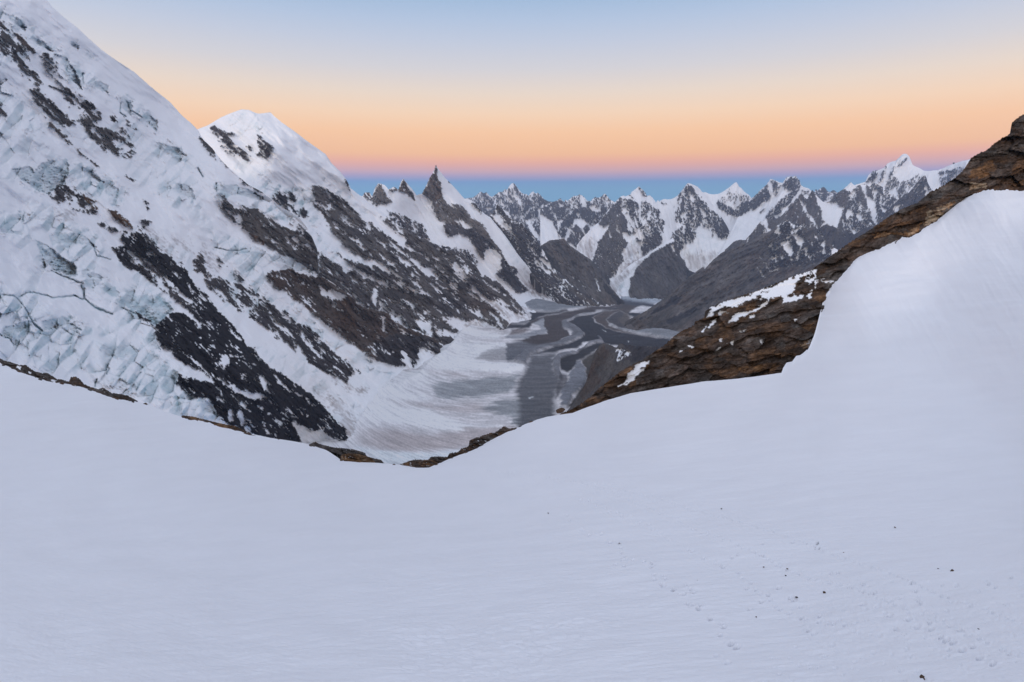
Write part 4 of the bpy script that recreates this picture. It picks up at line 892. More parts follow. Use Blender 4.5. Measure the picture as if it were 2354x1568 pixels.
landform('mountain', top, bot, ctrl, A, 'brown mountainside on the right bank of the glacier, sloping down to it with scree', 'mountain', base='rock', base_rock=(.50, .004), ang=145, seed=18, rock_var=.6, rough=2.4, dx=1.35, dy=1.5, relief=(20, 10.4, 2.6), wave=(130, 34), jag=(1.5, 7), edge=2.6, speck_size=(6, 3), sink=.02,
         ridges=[(P('b', '800,1040 860,1200 700,1500 400,1700'), 40, 18), (P('b', '500,1215 350,1500 50,1800'), 40, 14), (P('b', '960,1080 1060,1300 1150,1500'), 30, 12)])

# brown moraine mound below the near rocks
top = P('d', '700,1760 830,1590 930,1450 1000,1340 1050,1210 1080,1090 1110,980 1150,880 1200,800 1260,765 1350,800 1420,830 1460,775 1500,780 1560,800 1590,790 1660,815 1720,808 1850,812 2000,820 2060,830')
bot = P('d', '700,1900 1200,1800 2060,1400')
ctrl = np.array([(1385, 790, 3000), (1440, 790, 3000), (1500, 798, 2900), (1340, 830, 2800), (1300, 870, 2600), (1400, 860, 2350), (1460, 860, 2300), (1340, 930, 1900), (1420, 930, 1800)], float)
A = [('tone', .66, 0, P('d', '960,990 1250,780 1340,900 1300,1020 1140,1100 1230,1250 1000,1500 900,1400 1030,1250 1000,1100')), ('tone', .28, 0, P('d', '1480,780 2050,830 1700,1000 1500,1000 1620,880')), ('rock', .25, .45, P('d', '1435,840 1500,850 1605,895 1560,940 1440,990 1415,980')), ('snow', P('d', '1435,840 1510,880 1500,895 1450,870')), ('snow', P('d', '1515,895 1600,925 1560,932')), ('snow', P('d', '1415,975 1460,985 1430,1000'))]
landform('moraine', top, bot, ctrl, A, 'small brown moraine hill with one snow patch, tucked under the near rock slope', 'moraine hill', base='rock', base_rock=(.44, .002), ang=120, seed=19, dx=1.4, dy=1.6, relief=(18, 10.4, 2.6), wave=(80, 30), jag=(1.2, 8), rock_var=.3,
         ridges=[(P('d', '1250,770 1340,950 1480,1130'), 26, 9), (P('d', '960,985 1150,1090 1235,1180 1200,1350'), 18, 7)])

# ------------------------------------------------------------------ valley glacier with its moraine stripes
def build_glacier():
    x0, x1, y0, y1, st = 630., 1660., 677., 1096., 1.5
    xs = np.arange(x0, x1, st); ys = np.arange(y0, y1, st)
    X, Y = np.meshgrid(xs, ys); X = X.astype(np.float32); Y = Y.astype(np.float32)
    D = floor_depth(X, Y)
    wx = 7 * fbm(X / 40, Y / 14, 4, 301) + 2.0 * fbm(X / 9, Y / 4, 2, 302); wy = 4 * fbm(X / 40 + 9, Y / 14, 4, 303)
    Xw = X + wx; Yw = Y + wy
    Ysh = Y + .0011 * np.maximum(0, 1120 - X) ** 2
    C = np.ones(X.shape + (3,)) * np.array([.62, .605, .62])
    hgt = np.zeros_like(X)

    def paint(col, poly, feather=2.0, amt=1.0, h=0.0, streak=0.0):
        nonlocal C, hgt
        s = sdist(Xw, Yw, poly, 50)
        if streak:
            s = s + streak * fbm((X + Ysh * .1) / 60, Ysh / 4.5, 4, 305)
        w = amt * sst(-feather, feather, s)
        C = C + (np.array(col) - C) * w[..., None]
        hgt = hgt + h * w
    wh = (.85, .86, .88)
    paint(wh, P('4', '100,700 340,720 480,880 560,900 700,950 850,1020 1000,1060 880,1070 600,1040 480,980 300,950 100,850'), 8, .9, 0, 6)
    paint(wh, P('4', '480,1000 700,1030 900,1090 1060,1170 1250,1240 1480,1240 1300,1270 1100,1280 850,1230 650,1210 520,1150 440,1060'), 8, .95, 0, 6)
    paint(wh, P('4', '905,710 960,735 1100,765 1300,800 1640,835 1635,865 1500,885 1300,870 1100,880 960,850 900,830'), 5, .95, 10, 5)
    paint(wh, P('4', '1040,590 1130,560 1270,520 1400,560 1490,600 1460,650 1250,640 1120,620'), 5, .85, 0, 6)
    paint(wh, P('4', '1110,690 1300,680 1640,695 1500,720 1440,760 1300,780 1180,770'), 4, .8, 0, 7)
    paint(wh, P('4', '700,850 860,870 980,910 900,930 760,900'), 5, .9, 0, 5)
    paint((.70, .75, .78), P('4', '480,1390 800,1425 1050,1420 1250,1400 1300,1430 1000,1520 700,1500'), 6, .95)
    brn = (.40, .35, .345)
    paint(brn, P('4', '470,1190 560,1260 760,1270 1000,1310 1300,1250 1560,1250 1300,1380 1000,1410 760,1410 540,1380 420,1340 300,1340 400,1260'), 9, .75, 0, 10)
    paint(brn, P('4', '640,1060 860,1080 1100,1100 1300,1090 1500,1130 1250,1160 1000,1130 800,1110'), 9, .6, 0, 10)
    paint(brn, P('4', '700,840 900,850 1000,880 1160,880 1250,920 1000,900 820,880'), 7, .7, 0, 8)
    paint(brn, P('4', '1230,520 1400,560 1520,600 1480,620 1330,590 1180,560'), 6, .6, 0, 7)
    paint(brn, P('4', '1100,560 1260,600 1100,640 1060,620'), 6, .4, 0, 6)
    gry = (.20, .22, .235)
    paint(gry, P('4', '1000,960 1240,930 1420,910 1590,900 1580,960 1520,1010 1300,1050 1150,1055 1040,1040'), 6, .8, 0, 14)
    paint(gry, P('4', '1330,1120 1480,1070 1640,1040 1850,1130 1830,1190 1600,1200 1500,1170 1400,1140'), 5, .8, 0, 14)
    paint(gry, P('4', '1560,1190 1700,1200 1650,1240 1560,1230'), 4, .8, 0, 8)
    paint((.27, .265, .275), P('4', '1380,720 1560,700 1700,740 1640,830 1500,810 1300,790'), 5, .8, 0, 6)
    # the dark and light stripes of the trunk glacier
    paint((.105, .11, .125), P('d', '0,780 200,735 450,700 700,740 760,790 450,850 300,850 200,910 0,1020'), 4, .95, 0, 6)
    paint((.17, .185, .205), P('d', '-60,0 20,45 120,170 300,330 500,372 800,340 1110,308 900,285 650,258 300,165 60,50 -40,-60'), 3, .95, 10)
    paint((.17, .175, .19), P('d', '-100,250 0,300 120,390 280,470 400,445 380,470 250,520 -100,520'), 3, .9)
    paint((.062, .052, .052), P('d', '100,620 350,470 520,415 800,365 1100,308 1300,290 1500,262 1720,275 1650,335 1500,345 1200,355 950,405 850,445 720,500 720,560 800,620 820,680 700,740 400,790 200,745 260,690 520,640 480,560 380,510'), 2.5)
    paint((.032, .032, .038), P('d', '-100,520 250,525 400,450 520,410 800,362 780,345 500,378 300,345 320,420 290,480 330,540 290,575 100,572 -60,600'), 2.5)
    paint((.30, .31, .335), P('d', '0,690 120,670 250,652 440,600 430,560 365,512 400,480 480,450 490,470 480,560 530,620 470,650 380,672 260,702 100,722 0,715'), 2, 1., 0, 4)
    paint((.10, .075, .07), P('d', '60,590 250,580 330,610 200,650 40,680'), 4, .8)
    paint((.15, .155, .172), P('d', '1500,302 1200,352 1000,402 880,432 790,490 850,530 950,590 1010,650 1012,692 900,732 800,772 600,832 400,892 320,912 280,962 250,1042 100,1012 200,902 350,832 600,782 820,692 850,642 720,562 708,502 850,440 1000,385'), 2.2, 1., 14, 3)
    paint((.09, .092, .10), P('d', '760,500 830,560 930,640 900,690 840,700 900,650 820,580'), 3, .8)
    paint((.030, .031, .038), P('d', '800,490 900,430 1110,390 1500,310 1250,375 1110,440 1130,490 1300,580 1600,650 2130,722 2060,850 1700,830 1350,795 1190,742 1000,762 900,832 650,882 330,922 420,892 600,832 820,772 1000,702 1018,662 950,590'), 2.2)
    paint((.095, .098, .108), P('d', '330,912 650,880 620,950 610,1100 700,1200 690,1350 640,1400 620,1600 640,2000 150,2000 170,1600 120,1400 120,1300 240,1140 280,1000'), 10, .95, 0, 7)
    paint((.028, .028, .032), P('d', '700,950 900,900 1000,830 1150,768 1300,765 1180,850 1000,960 900,1000 905,1050 800,1150 700,1120 690,1000'), 3)
    paint((.055, .048, .042), P('d', '950,980 1200,850 1400,900 1400,1300 1000,1600 780,1600 980,1350 1030,1250 1020,1100'), 4)
    paint((.165, .168, .185), P('d', '1180,680 1262,762 1150,768 1050,802 950,882 750,952 702,972 692,1100 702,1250 640,1200 602,1100 620,962 700,910 900,880 1000,820 1050,760 1190,732'), 2.2, 1., 12, 3)
    paint((.17, .18, .205), P('d', '890,1010 940,988 1020,1100 1032,1250 980,1352 850,1452 780,1600 690,1600 700,1400 800,1250 800,1180 880,1100'), 3, .95, 8, 6)
    paint((.045, .045, .052), P('d', '695,1150 790,1180 780,1300 690,1420 650,1500 640,1400'), 4, .8)
    paint((.078, .064, .060), P('d', '1110,440 1250,370 1500,328 1640,325 1560,400 1450,352 1300,450 1320,540 1480,602 1700,662 2120,716 1600,652 1300,582 1150,492'), 2.2)
    paint((.062, .058, .062), P('d', '1300,450 1450,350 1560,400 1640,520 1680,600 1600,610 1480,580 1320,520'), 3)
    paint((.105, .088, .078), P('d', '1450,470 1560,340 1640,480 1720,600 1600,600 1500,540'), 4, .7)
    paint((.20, .21, .225), P('d', '1310,522 1400,560 1480,590 1660,628 1800,600 1900,588 2100,606 2260,655 2140,726 1900,682 1650,644 1480,608'), 2, 1., 16, 3)
    paint((.022, .024, .030), P('d', '1555,370 1730,378 1745,420 1640,442 1590,420'), 2)
    paint((.32, .34, .37), P('d', '1725,370 1800,360 1810,372 1740,384'), 1.5)
    paint((.085, .098, .13), P('d', '1380,60 2300,120 2300,260 1500,265 1420,160'), 3)
    paint((.055, .06, .075), P('d', '1480,235 1900,265 1950,300 1700,292 1500,270'), 2)
    paint((.36, .40, .45), P('d', '1465,168 1700,190 2075,212 2040,240 1980,268 1700,252 1530,222'), 1.6, 1., 20, 3)
    for s in ('275,1070 310,1070 310,1080 275,1080', '290,1470 360,1462 365,1472 300,1482', '1240,600 1300,620 1295,628', '1330,780 1348,780 1345,790', '895,1510 918,1512 915,1522 897,1520', '1570,745 1585,748 1580,757'):
        paint((.55, .57, .60), P('d', s), .8)
    g = np.exp(.50 * fbm(X / 55, Ysh / 5, 4, 310) + .30 * fbm(X / 6, Ysh / 2.4, 3, 311))
    foot = np.array([(1075, 752), (1040, 800), (1016, 822), (985, 846), (958, 872), (905, 893), (868, 905), (835, 962), (804, 1005), (736, 1030), (650, 1040)], float)
    fd, _ = pdist(X, Y, foot, 120)
    apron = np.exp(-fd / 26)
    C = C + (np.array([.80, .81, .835]) - C) * (apron * .85)[..., None]
    C = np.clip(C * g[..., None], .01, .8)
    W_ = ray(X, Y) * D[..., None]
    px = D / FPX
    W_[..., 2] += px * 10 * apron ** 1.5
    W_[..., 2] += hgt * 1.2 + px * (2.2 * fbm(X / 60, Y / 18, 4, 312) + 1.0 * ridged(X / 22, Y / 6, 3, 313))
    m = ground_material("glacier surface", 3.0, (40, 110), 0.0, .5)
    o = grid_mesh("glacier", W_, np.stack([X, Y], -1) / 100, C, m)
    tag(o, "long valley glacier winding away with dark and pale moraine stripes", "glacier", None, 'structure')


build_glacier()

# ------------------------------------------------------------------ snow slope of the pass
LIP = J(np.array([(-1000, 560), (-400, 715), (-60, 812), (0, 832), (24, 843), (63, 861), (111, 876), (158, 883), (186, 889), (222, 901), (253, 912), (316, 923), (348, 932), (380, 946), (419, 958), (475, 968), (510, 982), (562, 992), (585, 999), (617, 1005), (672, 1013), (712, 1021),
                  (751, 1034), (781, 1055), (823, 1061), (882, 1066), (931, 1070), (956, 1074), (975, 1076), (987, 1075), (1010, 1065), (1047, 1049), (1089, 1034), (1120, 1015), (1158, 996), (1187, 985), (1206, 976), (1234, 965), (1260, 958), (1316, 949), (1348, 936), (1390, 921), (1449, 904),
                  (1526, 891), (1614, 877), (1696, 870), (1797, 856), (1800, 846), (1808, 833), (1821, 830), (1830, 817), (1857.5, 801), (1871, 770), (1881, 730), (1888, 707), (1892, 685), (1913, 649), (1921, 643), (1949, 618), (1968, 590), (1998, 558), (2034, 544), (2061, 539.5), (2090, 543), (2113, 533), (2135, 516),
                  (2165, 497), (2178, 484), (2199, 462), (2223, 453), (2250, 440), (2280, 433), (2314, 433), (2354, 438), (2420, 446), (2700, 470), (3600, 300)], float))
SNOW_CT = np.array([(1177, 1600, 13.5), (0, 1600, 11.0), (2354, 1600, 11.0), (1177, 1300, 27), (500, 1350, 21), (1900, 1350, 21), (980, 1074, 110), (1200, 982, 122), (1350, 936, 128), (1526, 891, 128), (1700, 870, 126), (1800, 862, 124),
                    (0, 832, 84), (200, 893, 92), (400, 952, 99), (600, 1002, 107), (800, 1060, 112), (0, 1150, 26), (2354, 1100, 36), (1900, 1050, 48), (2354, 800, 75), (2100, 830, 98), (2354, 600, 142), (2354, 438, 228), (2280, 433, 236), (2100, 545, 216),
                    (1950, 622, 200), (1892, 690, 186), (2150, 680, 158), (2250, 520, 196)])
_ft2 = TPS(SNOW_CT[:, :2], 1.0 / SNOW_CT[:, 2])
CREASE = np.array([(1770, 868), (1800, 849), (1900, 838), (2000, 824), (2100, 806), (2200, 782)], float)


def snow_depth(X, Y):
    d = 1.0 / np.maximum(_ft2(X, Y), 1 / 300.)
    cy_ = np.interp(X, CREASE[:, 0], CREASE[:, 1])
    up = sst(-8, 34, cy_ - Y) * sst(1740, 1960, X) * (1 - sst(1900, 2230, X)) * (1 - sst(40, 300, cy_ - Y))
    return d * (1 + .10 * up)


TRAILS = [
    (P('8', '0,118 120,130 200,140 290,152 390,165 490,180 560,205 580,225 640,245 690,260 770,295 850,335 920,370 1040,415 1140,460 1210,485 1330,545 1420,580 1520,605 1640,640 1760,690 1880,740 2050,800 2240,880 2354,930'), 11, 2.4),
    (P('8', '490,180 600,195 740,222 820,245 880,270 1000,305 1070,320 1130,340 1240,375 1340,410 1450,450 1600,510 1800,580 2000,650 2200,720 2354,780'), 11, 1.9),
    (P('8', '390,225 430,240 470,260 510,285 580,310 620,325 700,352 730,370 800,405 850,430 910,475 1030,525 1100,555 1150,600 1190,635 1280,710 1380,750 1500,780 1580,790'), 22, 3.4),
    (P('8', '350,300 375,335 435,385 510,400 540,425 590,470 605,490 635,508 720,520 735,590 765,608 820,632 850,657 870,695 910,710 930,720 980,760 1030,795 1020,830'), 22, 3.6),
    (P('8', '1060,860 1100,885 1125,902'), 14, 4.5), (P('8', '985,905 1020,935 1075,970 1130,1010'), 30, 4.5),
    (P('8', '1250,610 1310,645 1390,700'), 20, 4.5), (P('8', '1400,800 1500,860 1600,930 1700,1000'), 30, 4), (P('8', '1640,690 1800,760 1960,820 2100,900 2250,960'), 26, 4.2)]
PRINTS8 = ('583,430 594,470 607,484 600,503 605,533 566,524 725,520 722,535 735,569 777,573 785,589 736,593 766,610 820,632 883,618 895,635 908,650 848,657 1210,483 1100,482 1075,492 1028,525 1105,555 1160,600 1180,633 1140,628 1205,683 1235,655 '
           '880,700 905,703 940,705 930,722 980,762 1030,780 1040,797 1025,832 1155,715 1285,712 1380,750 1460,745 1500,780 1570,790 1410,810 1790,810 1940,780 2070,810 1990,840 2130,880 2300,570 2200,600 2230,615 1890,680 1880,640 1700,650 1650,615 1540,560 1510,560 1450,430 1340,430 1210,440')


def build_snow():
    dx = 1.75
    x0, x1 = -60., 2420.
    xs = np.concatenate([-60 - np.geomspace(900, 4, 60), np.linspace(x0, x1, int((x1 - x0) / dx)), 2420 + np.geomspace(4, 1100, 60)])
    core = xs[60:-60]
    ty = np.interp(xs, LIP[:, 0], LIP[:, 1]) + .5 * perlin(xs / 40, xs * 0, 400) + .35 * perlin(xs / 9, xs * 0, 401) + sst(1810, 1850, xs) * (8.0 * fbm(xs / 34, xs * 0 + 3, 3, 402) + 4.0 * ridged(xs / 11, xs * 0 + 7, 3, 403))
    yb = 1604.
    nr = 620
    s = np.linspace(0, 1, nr)[:, None]
    X = np.broadcast_to(xs, (nr, len(xs))).astype(np.float32).copy()
    Y = (ty * (1 - s) + yb * s).astype(np.float32)
    D = snow_depth(X.astype(float), Y.astype(float))
    px = D / FPX
    near = sst(1000, 1500, Y)
    dz = np.zeros_like(X)
    # broad wind-packed undulation, then fine wind ripples
    dz += px * 15.0 * fbm(X / 420, Y / 150, 3, 410)
    t1 = Y + .10 * (X - 1177)
    dz += px * 3.8 * fbm(X / 170, t1 / 15, 4, 411) * (.55 + .45 * near)
    dz += px * 2.2 * ridged((X + .3 * Y) / 60, t1 / 9, 3, 412) * sst(-.25, .35, fbm(X / 260, Y / 110, 3, 413)) * near
    dz += px * (.30 * fbm(X / 11, Y / 4.5, 3, 417) + .5 * np.maximum(0, fbm(X / 46, t1 / 6, 3, 418))) * (.3 + .7 * near)
    # right bank: flow lines down the slope
    bank = sst(1850, 2050, X) * (1 - sst(700, 980, Y))
    ub = (X * .52 + Y * .85); vb = (-X * .85 + Y * .52)
    dz += px * bank * (1.3 * fbm(ub / 190, vb / 16, 4, 414) + 5 * fbm(X / 130, Y / 70, 3, 415))
    roll = sst(0, 1, 1 - np.abs((Y - np.interp(X, LIP[:, 0], LIP[:, 1]) - 16) / 26)) * sst(1850, 1950, X) * (1 - sst(2150, 2280, X))
    dz += px * roll * 2.5 * (.6 + fbm(X / 50, Y / 40, 2, 416))
    # scalloped crust at the bottom centre, and rough trodden snow at the bottom right
    sc = sst(0, 1, sdist(X, Y, P('8', '-350,700 0,700 300,680 620,690 700,800 520,880 420,960 500,1060 -450,1060 -450,800'), 60) / 70)
    f1, f21, r, ox, oy = cells((X + 10 * fbm(X / 30, Y / 20, 2, 420)) / 34, (Y + 6 * fbm(X / 40, Y / 20, 2, 421)) / 10, 422)
    dz += px * sc * (2.6 * sst(.0, .55, f21) * (r[..., 0] > .35) + .8 * fbm(X / 14, Y / 5, 2, 423))
    rough = sst(0, 90, sdist(X, Y, P('8', '1150,480 1500,480 2000,560 2400,620 2400,1060 1000,1060 1250,900 1350,700'), 90) + 40 * fbm(X / 90, Y / 60, 3, 424))
    dz += px * rough * (1.7 * fbm(X / 24, Y / 10, 4, 425) - 1.6 * np.maximum(0, ridged(X / 30, Y / 12, 3, 426) - .1))
    rough2 = sst(0, 70, sdist(X, Y, np.array([(-60, 1380), (500, 1470), (700, 1600), (-60, 1620)], float), 90) + 40 * fbm(X / 90, Y / 60, 3, 427))
    dz += px * rough2 * 1.0 * fbm(X / 20, Y / 8, 3, 428)
    # footprints, each a dent with a slightly raised rim
    rnd = random.Random(5)
    spots = []
    for line, step, rad in TRAILS:
        seg = np.hypot(np.diff(line[:, 0]), np.diff(line[:, 1])); tot = seg.sum(); cum = np.concatenate([[0], np.cumsum(seg)])
        d = rnd.random() * step
        side = 1
        while d < tot:
            x = np.interp(d, cum, line[:, 0]); y = np.interp(d, cum, line[:, 1])
            k = .6 + .75 * sst(1050, 1500, y)
            if rnd.random() < .84:
                spots.append((x + rnd.gauss(0, rad * .8), y + side * rad * .5 + rnd.gauss(0, rad * .35), rad * k * rnd.uniform(.95, 1.5), rnd.uniform(.5, 1.1)))
            side = -side
            d += step * k * rnd.uniform(.6, 1.5)
    for (x, y) in P('8', PRINTS8):
        spots.append((x, y, 3.4 + 2.6 * sst(1250, 1550, y), 1.25))
    for i in range(170):
        x = rnd.uniform(1700, 2400); y = rnd.uniform(1330, 1600)
        if x - 1700 > (1560 - y) * 1.6:
            spots.append((x, y, rnd.uniform(2.6, 6), rnd.uniform(.25, .7)))
    cols = core[1] - core[0]
    for (x, y, rad, dep) in spots:
        c0 = max(int((x - 4 * rad - x0) / cols), 0) + 60; c1 = min(int((x + 4 * rad - x0) / cols) + 61, len(xs))
        if c1 <= c0:
            continue
        sub_x = X[:, c0:c1]; sub_y = Y[:, c0:c1]
        a = (sub_x - x) / rad; b = (sub_y - y) / (rad * .62)
        b = b + .25 * a
        q = a * a + b * b
        dz[:, c0:c1] += px[:, c0:c1] * 3.9 * dep * rad * .62 * (-np.exp(-q * 1.6) + .09 * np.exp(-(np.sqrt(q) - 1.4) ** 2 * 4))
    for line, step, rad in TRAILS[:3]:
        d, _ = pdist(X, Y, line, 24)
        dz += px * (1 - d / 24) * (1.6 * fbm(X / 7, Y / 3.2, 3, 433) - .5)
    fade = sst(0, 12, Y - ty)
    W_ = ray(X, Y) * D[..., None]
    W_[..., 2] += dz * (.25 + .75 * fade)
    C = np.ones(X.shape + (3,)) * np.array([.80, .81, .845])
    C *= (1 + .035 * fbm(X / 150, t1 / 22, 4, 430))[..., None]
    grit = sst(.33, .5, fbm(X / 5, Y / 3, 2, 431)) * rough * sst(.1, .5, fbm(X / 60, Y / 30, 2, 432))
    C = C * (1 - .25 * grit[..., None])
    # beyond the lip the snow bends down out of sight; behind the camera it levels out on the saddle
    topv = W_[0]; hd = topv[:, :2] / np.linalg.norm(topv[:, :2], axis=1)[:, None]
    rows = []
    for t_ in (60, 36, 20, 11, 6, 3, 1.2, .4):
        rows.append(np.concatenate([topv[:, :2] + hd * t_, (topv[:, 2] - t_ * (.55 + t_ * .012))[:, None]], 1))
    rows = np.array(rows)
    bv = W_[-1]; low = []
    for k, (yy, zz) in enumerate(((6, .70), (0, .52), (-8, .40), (-30, .36), (-120, .34), (-400, .34))):
        v = bv.copy(); v[:, 1] = yy; v[:, 0] *= 1 + max(0, -yy) / 30; v[:, 2] = bv[:, 2] * zz
        low.append(v)
    low = np.array(low)
    W_ = np.concatenate([rows, W_, low], 0)
    C = np.concatenate([np.repeat(C[:1], len(rows), 0), C, np.repeat(C[-1:], len(low), 0)], 0)
    UV = np.stack([X, Y], -1) / 100
    u0 = np.repeat(UV[:1], len(rows), 0).copy(); u0[..., 1] -= (np.arange(len(rows), 0, -1) * .2)[:, None]
    u1 = np.repeat(UV[-1:], len(low), 0).copy(); u1[..., 1] += (np.arange(1, len(low) + 1) * .5)[:, None]
    UV = np.concatenate([u0, UV, u1], 0)
    m = bpy.data.materials.new("packed snow"); m.use_nodes = True
    t = m.node_tree; b = t.nodes["Principled BSDF"]
    b.inputs["Roughness"].default_value = .55
    b.inputs["Specular IOR Level"].default_value = .3
    at = t.nodes.new("ShaderNodeAttribute"); at.attribute_name = "albedo"
    t.links.new(at.outputs["Color"], b.inputs["Base Color"])
    geo = t.nodes.new("ShaderNodeNewGeometry")
    nz = t.nodes.new("ShaderNodeTexNoise"); nz.inputs["Scale"].default_value = 5.0; nz.inputs["Detail"].default_value = 5; nz.inputs["Roughness"].default_value = .6
    mp = t.nodes.new("ShaderNodeMapping"); mp.inputs["Scale"].default_value = (.35, 1.2, 1)
    t.links.new(geo.outputs["Position"], mp.inputs[0]); t.links.new(mp.outputs[0], nz.inputs["Vector"])
    bp = t.nodes.new("ShaderNodeBump"); bp.inputs["Strength"].default_value = .6; bp.inputs["Distance"].default_value = .06
    t.links.new(nz.outputs["Fac"], bp.inputs["Height"]); t.links.new(bp.outputs[0], b.inputs["Normal"])
    o = grid_mesh("snow_slope", W_, UV, C, m)
    tag(o, "smooth lavender-white snow slope of the pass filling the foreground, crossed by footprints", "snow slope", None, 'structure')


build_snow()


# ------------------------------------------------------------------ near brown rock slope on the right
def strata(k_big, k_small, bu, bv):
    def f(X, Y, U, V, amp, R, tone, seed):
        wv = 14 * fbm(U / 120, V / 60, 3, seed + 90) + 7 * fbm(U / 40, V / 20, 2, seed + 92)
        f1, f21, r, ox, oy = cells((U + wv) / bu, (V + wv) / bv, seed + 91)
        g1, g21, q, gx, gy = cells((U - wv) / (bu * .36), (V + wv * .6) / (bv * .55), seed + 95)
        led = (V + wv * 1.4) / 8.5
        led = led - np.floor(led)
        b = (r[..., 0] - .5) * 1.3 - 1.1 * (r[..., 1]) * oy + .8 * (r[..., 2] - .5) * ox + .15 * np.exp(-f21 / .10)
        s_ = (q[..., 0] - .5) * 1.0 - .9 * q[..., 1] * gy + .5 * (q[..., 2] - .5) * gx + .15 * np.exp(-g21 / .12)
        amp = amp + k_big * b * (.3 + .7 * R) + k_small * s_ * R - 1.1 * led * R * (.4 + r[..., 1])
        tone = tone + .20 * (r[..., 2] - .5) + .16 * (q[..., 2] - .5)
        return amp, R, tone
    return f


top = J(P('c', '-60,1290 40,1250 110,1203 190,1150 260,1080 340,1020 420,950 520,890 640,830 700,790 800,720 870,660 950,600 1050,552 1060,522 1140,490 1145,440 1200,395 1400,320 1620,250 1900,135 2010,105'),
        P('g', '350,1440 480,1350 620,1270 700,1210 800,1140 940,1060 1100,995 1160,940 1220,890 1340,830 1450,765 1530,700 1580,640 1630,550 1730,485 1790,470 1870,400 1940,350 2030,298 2050,268 2052,190 2062,176 2110,140 2150,105 2179,98 2400,-20 3200,-160 4200,-300'))
bot = np.array([(1287, 965), (1400, 950), (1600, 905), (1800, 885), (1860, 840), (1900, 740), (1960, 650), (2050, 580), (2150, 545), (2250, 470), (2420, 480), (2800, 490)], float)
ctrl = np.array([(1300, 945, 155), (1400, 905, 166), (1600, 850, 170), (1780, 850, 165), (1600, 760, 186), (1700, 780, 178), (1830, 720, 186), (1890, 700, 192), (1625, 720, 204), (1750, 670, 210), (1870, 625, 220), (1950, 620, 210), (2000, 555, 226), (2100, 540, 226), (2110, 470, 240), (2200, 462, 244),
                 (2200, 400, 254), (2280, 430, 250), (2350, 440, 246), (2354, 270, 272), (2300, 350, 264), (2420, 260, 268)], float)
A = []
for s in ('1160,480 1200,398 1290,358 1400,322 1540,282 1620,250 1720,218 1800,178 1900,135 2070,90 2062,180 2010,200 1980,180 1990,130 1900,190 1880,250 1840,310 1960,300 1930,330 1790,360 1780,290 1690,330 1650,380 1590,420 1480,470 1400,510 1340,530 1380,460 1500,430 1580,410 1640,350 1600,340 1540,330 1500,350 1410,390 1300,390 1220,430 1200,470',
          '1140,580 1200,530 1250,480 1260,440 1320,430 1250,470 1230,520 1180,570', '2000,330 1980,310 2040,250 2030,320', '1880,490 1920,515 1885,520', '1440,605 1490,590 1450,610', '1330,705 1380,680 1370,700', '1245,752 1270,735', '1258,672 1290,662 1282,685',
          '430,1050 490,1010 500,950 560,900 620,850 680,835 680,860 650,890 610,930 590,960 560,990 500,1040', '1510,490 1550,450 1545,480', '2045,240 2060,100 2075,180 2055,260', '2110,170 2200,185 2190,200 2120,190', '1115,600 1128,590 1125,600', '1005,715 1055,725 1020,730', '920,780 960,765 925,782', '1610,685 1630,680 1615,692', '1990,700 2010,670 2005,710'):
    A.append(('snow', P('c', s)))
for s in ('1990,130 2030,110 2050,140 2010,165 1985,155', '1620,262 1645,262 1640,275 1622,274', '1655,270 1680,275 1665,295', '1505,300 1545,285 1520,305', '1560,330 1610,300 1620,320 1580,350', '1600,340 1660,310 1665,340 1610,360'):
    A.append(('rock', .7, .02, P('c', s)))
A += [('tone', 1.15, 0, P('c', '1940,720 2000,660 2030,670 2000,740 1950,745')), ('tone', .86, 0, P('c', '1420,900 1560,880 1760,850 1800,870 1700,930 1450,950')),
      ('tone', 1.25, 0, P('g', '1150,1210 1200,1120 1310,1070 1370,1125 1290,1180 1200,1220')), ('tone', 1.0, 0, P('g', '620,1325 760,1290 1000,1295 1140,1180 1100,1280 1000,1330 860,1310 700,1335')), ('tone', 1.2, 0, P('g', '1190,1080 1320,1040 1470,985 1480,1000 1390,1070 1300,1070 1190,1130')),
      ('tone', 1.25, 0, P('g', '1640,800 1780,785 1800,830 1630,850')), ('tone', .92, 0, P('g', '1640,660 1850,560 1900,640 1760,740 1620,740')), ('tone', .60, 0, P('g', '500,1350 900,1100 1250,900 1600,720 1600,900 1200,1000 900,1150 600,1300')), ('tone', .55, 0, P('g', '2060,180 2179,100 2179,230 2100,250'))]
landform('rock_slope', top, bot, ctrl, A, 'jagged brown layered rock slope on the right with snow patches along its crest', 'rock slope', base='rock', base_rock=(.70, .004), ang=-17, seed=30, dx=1.35, dy=1.35,
         relief=(10, 4, 1.4), wave=(120, 50), jag=(3.2, 8), edge=3.4, warp=5, custom=strata(20, 7, 66, 27), back=.8, bump=1.0, rock_var=.85, rock_gain=.95)


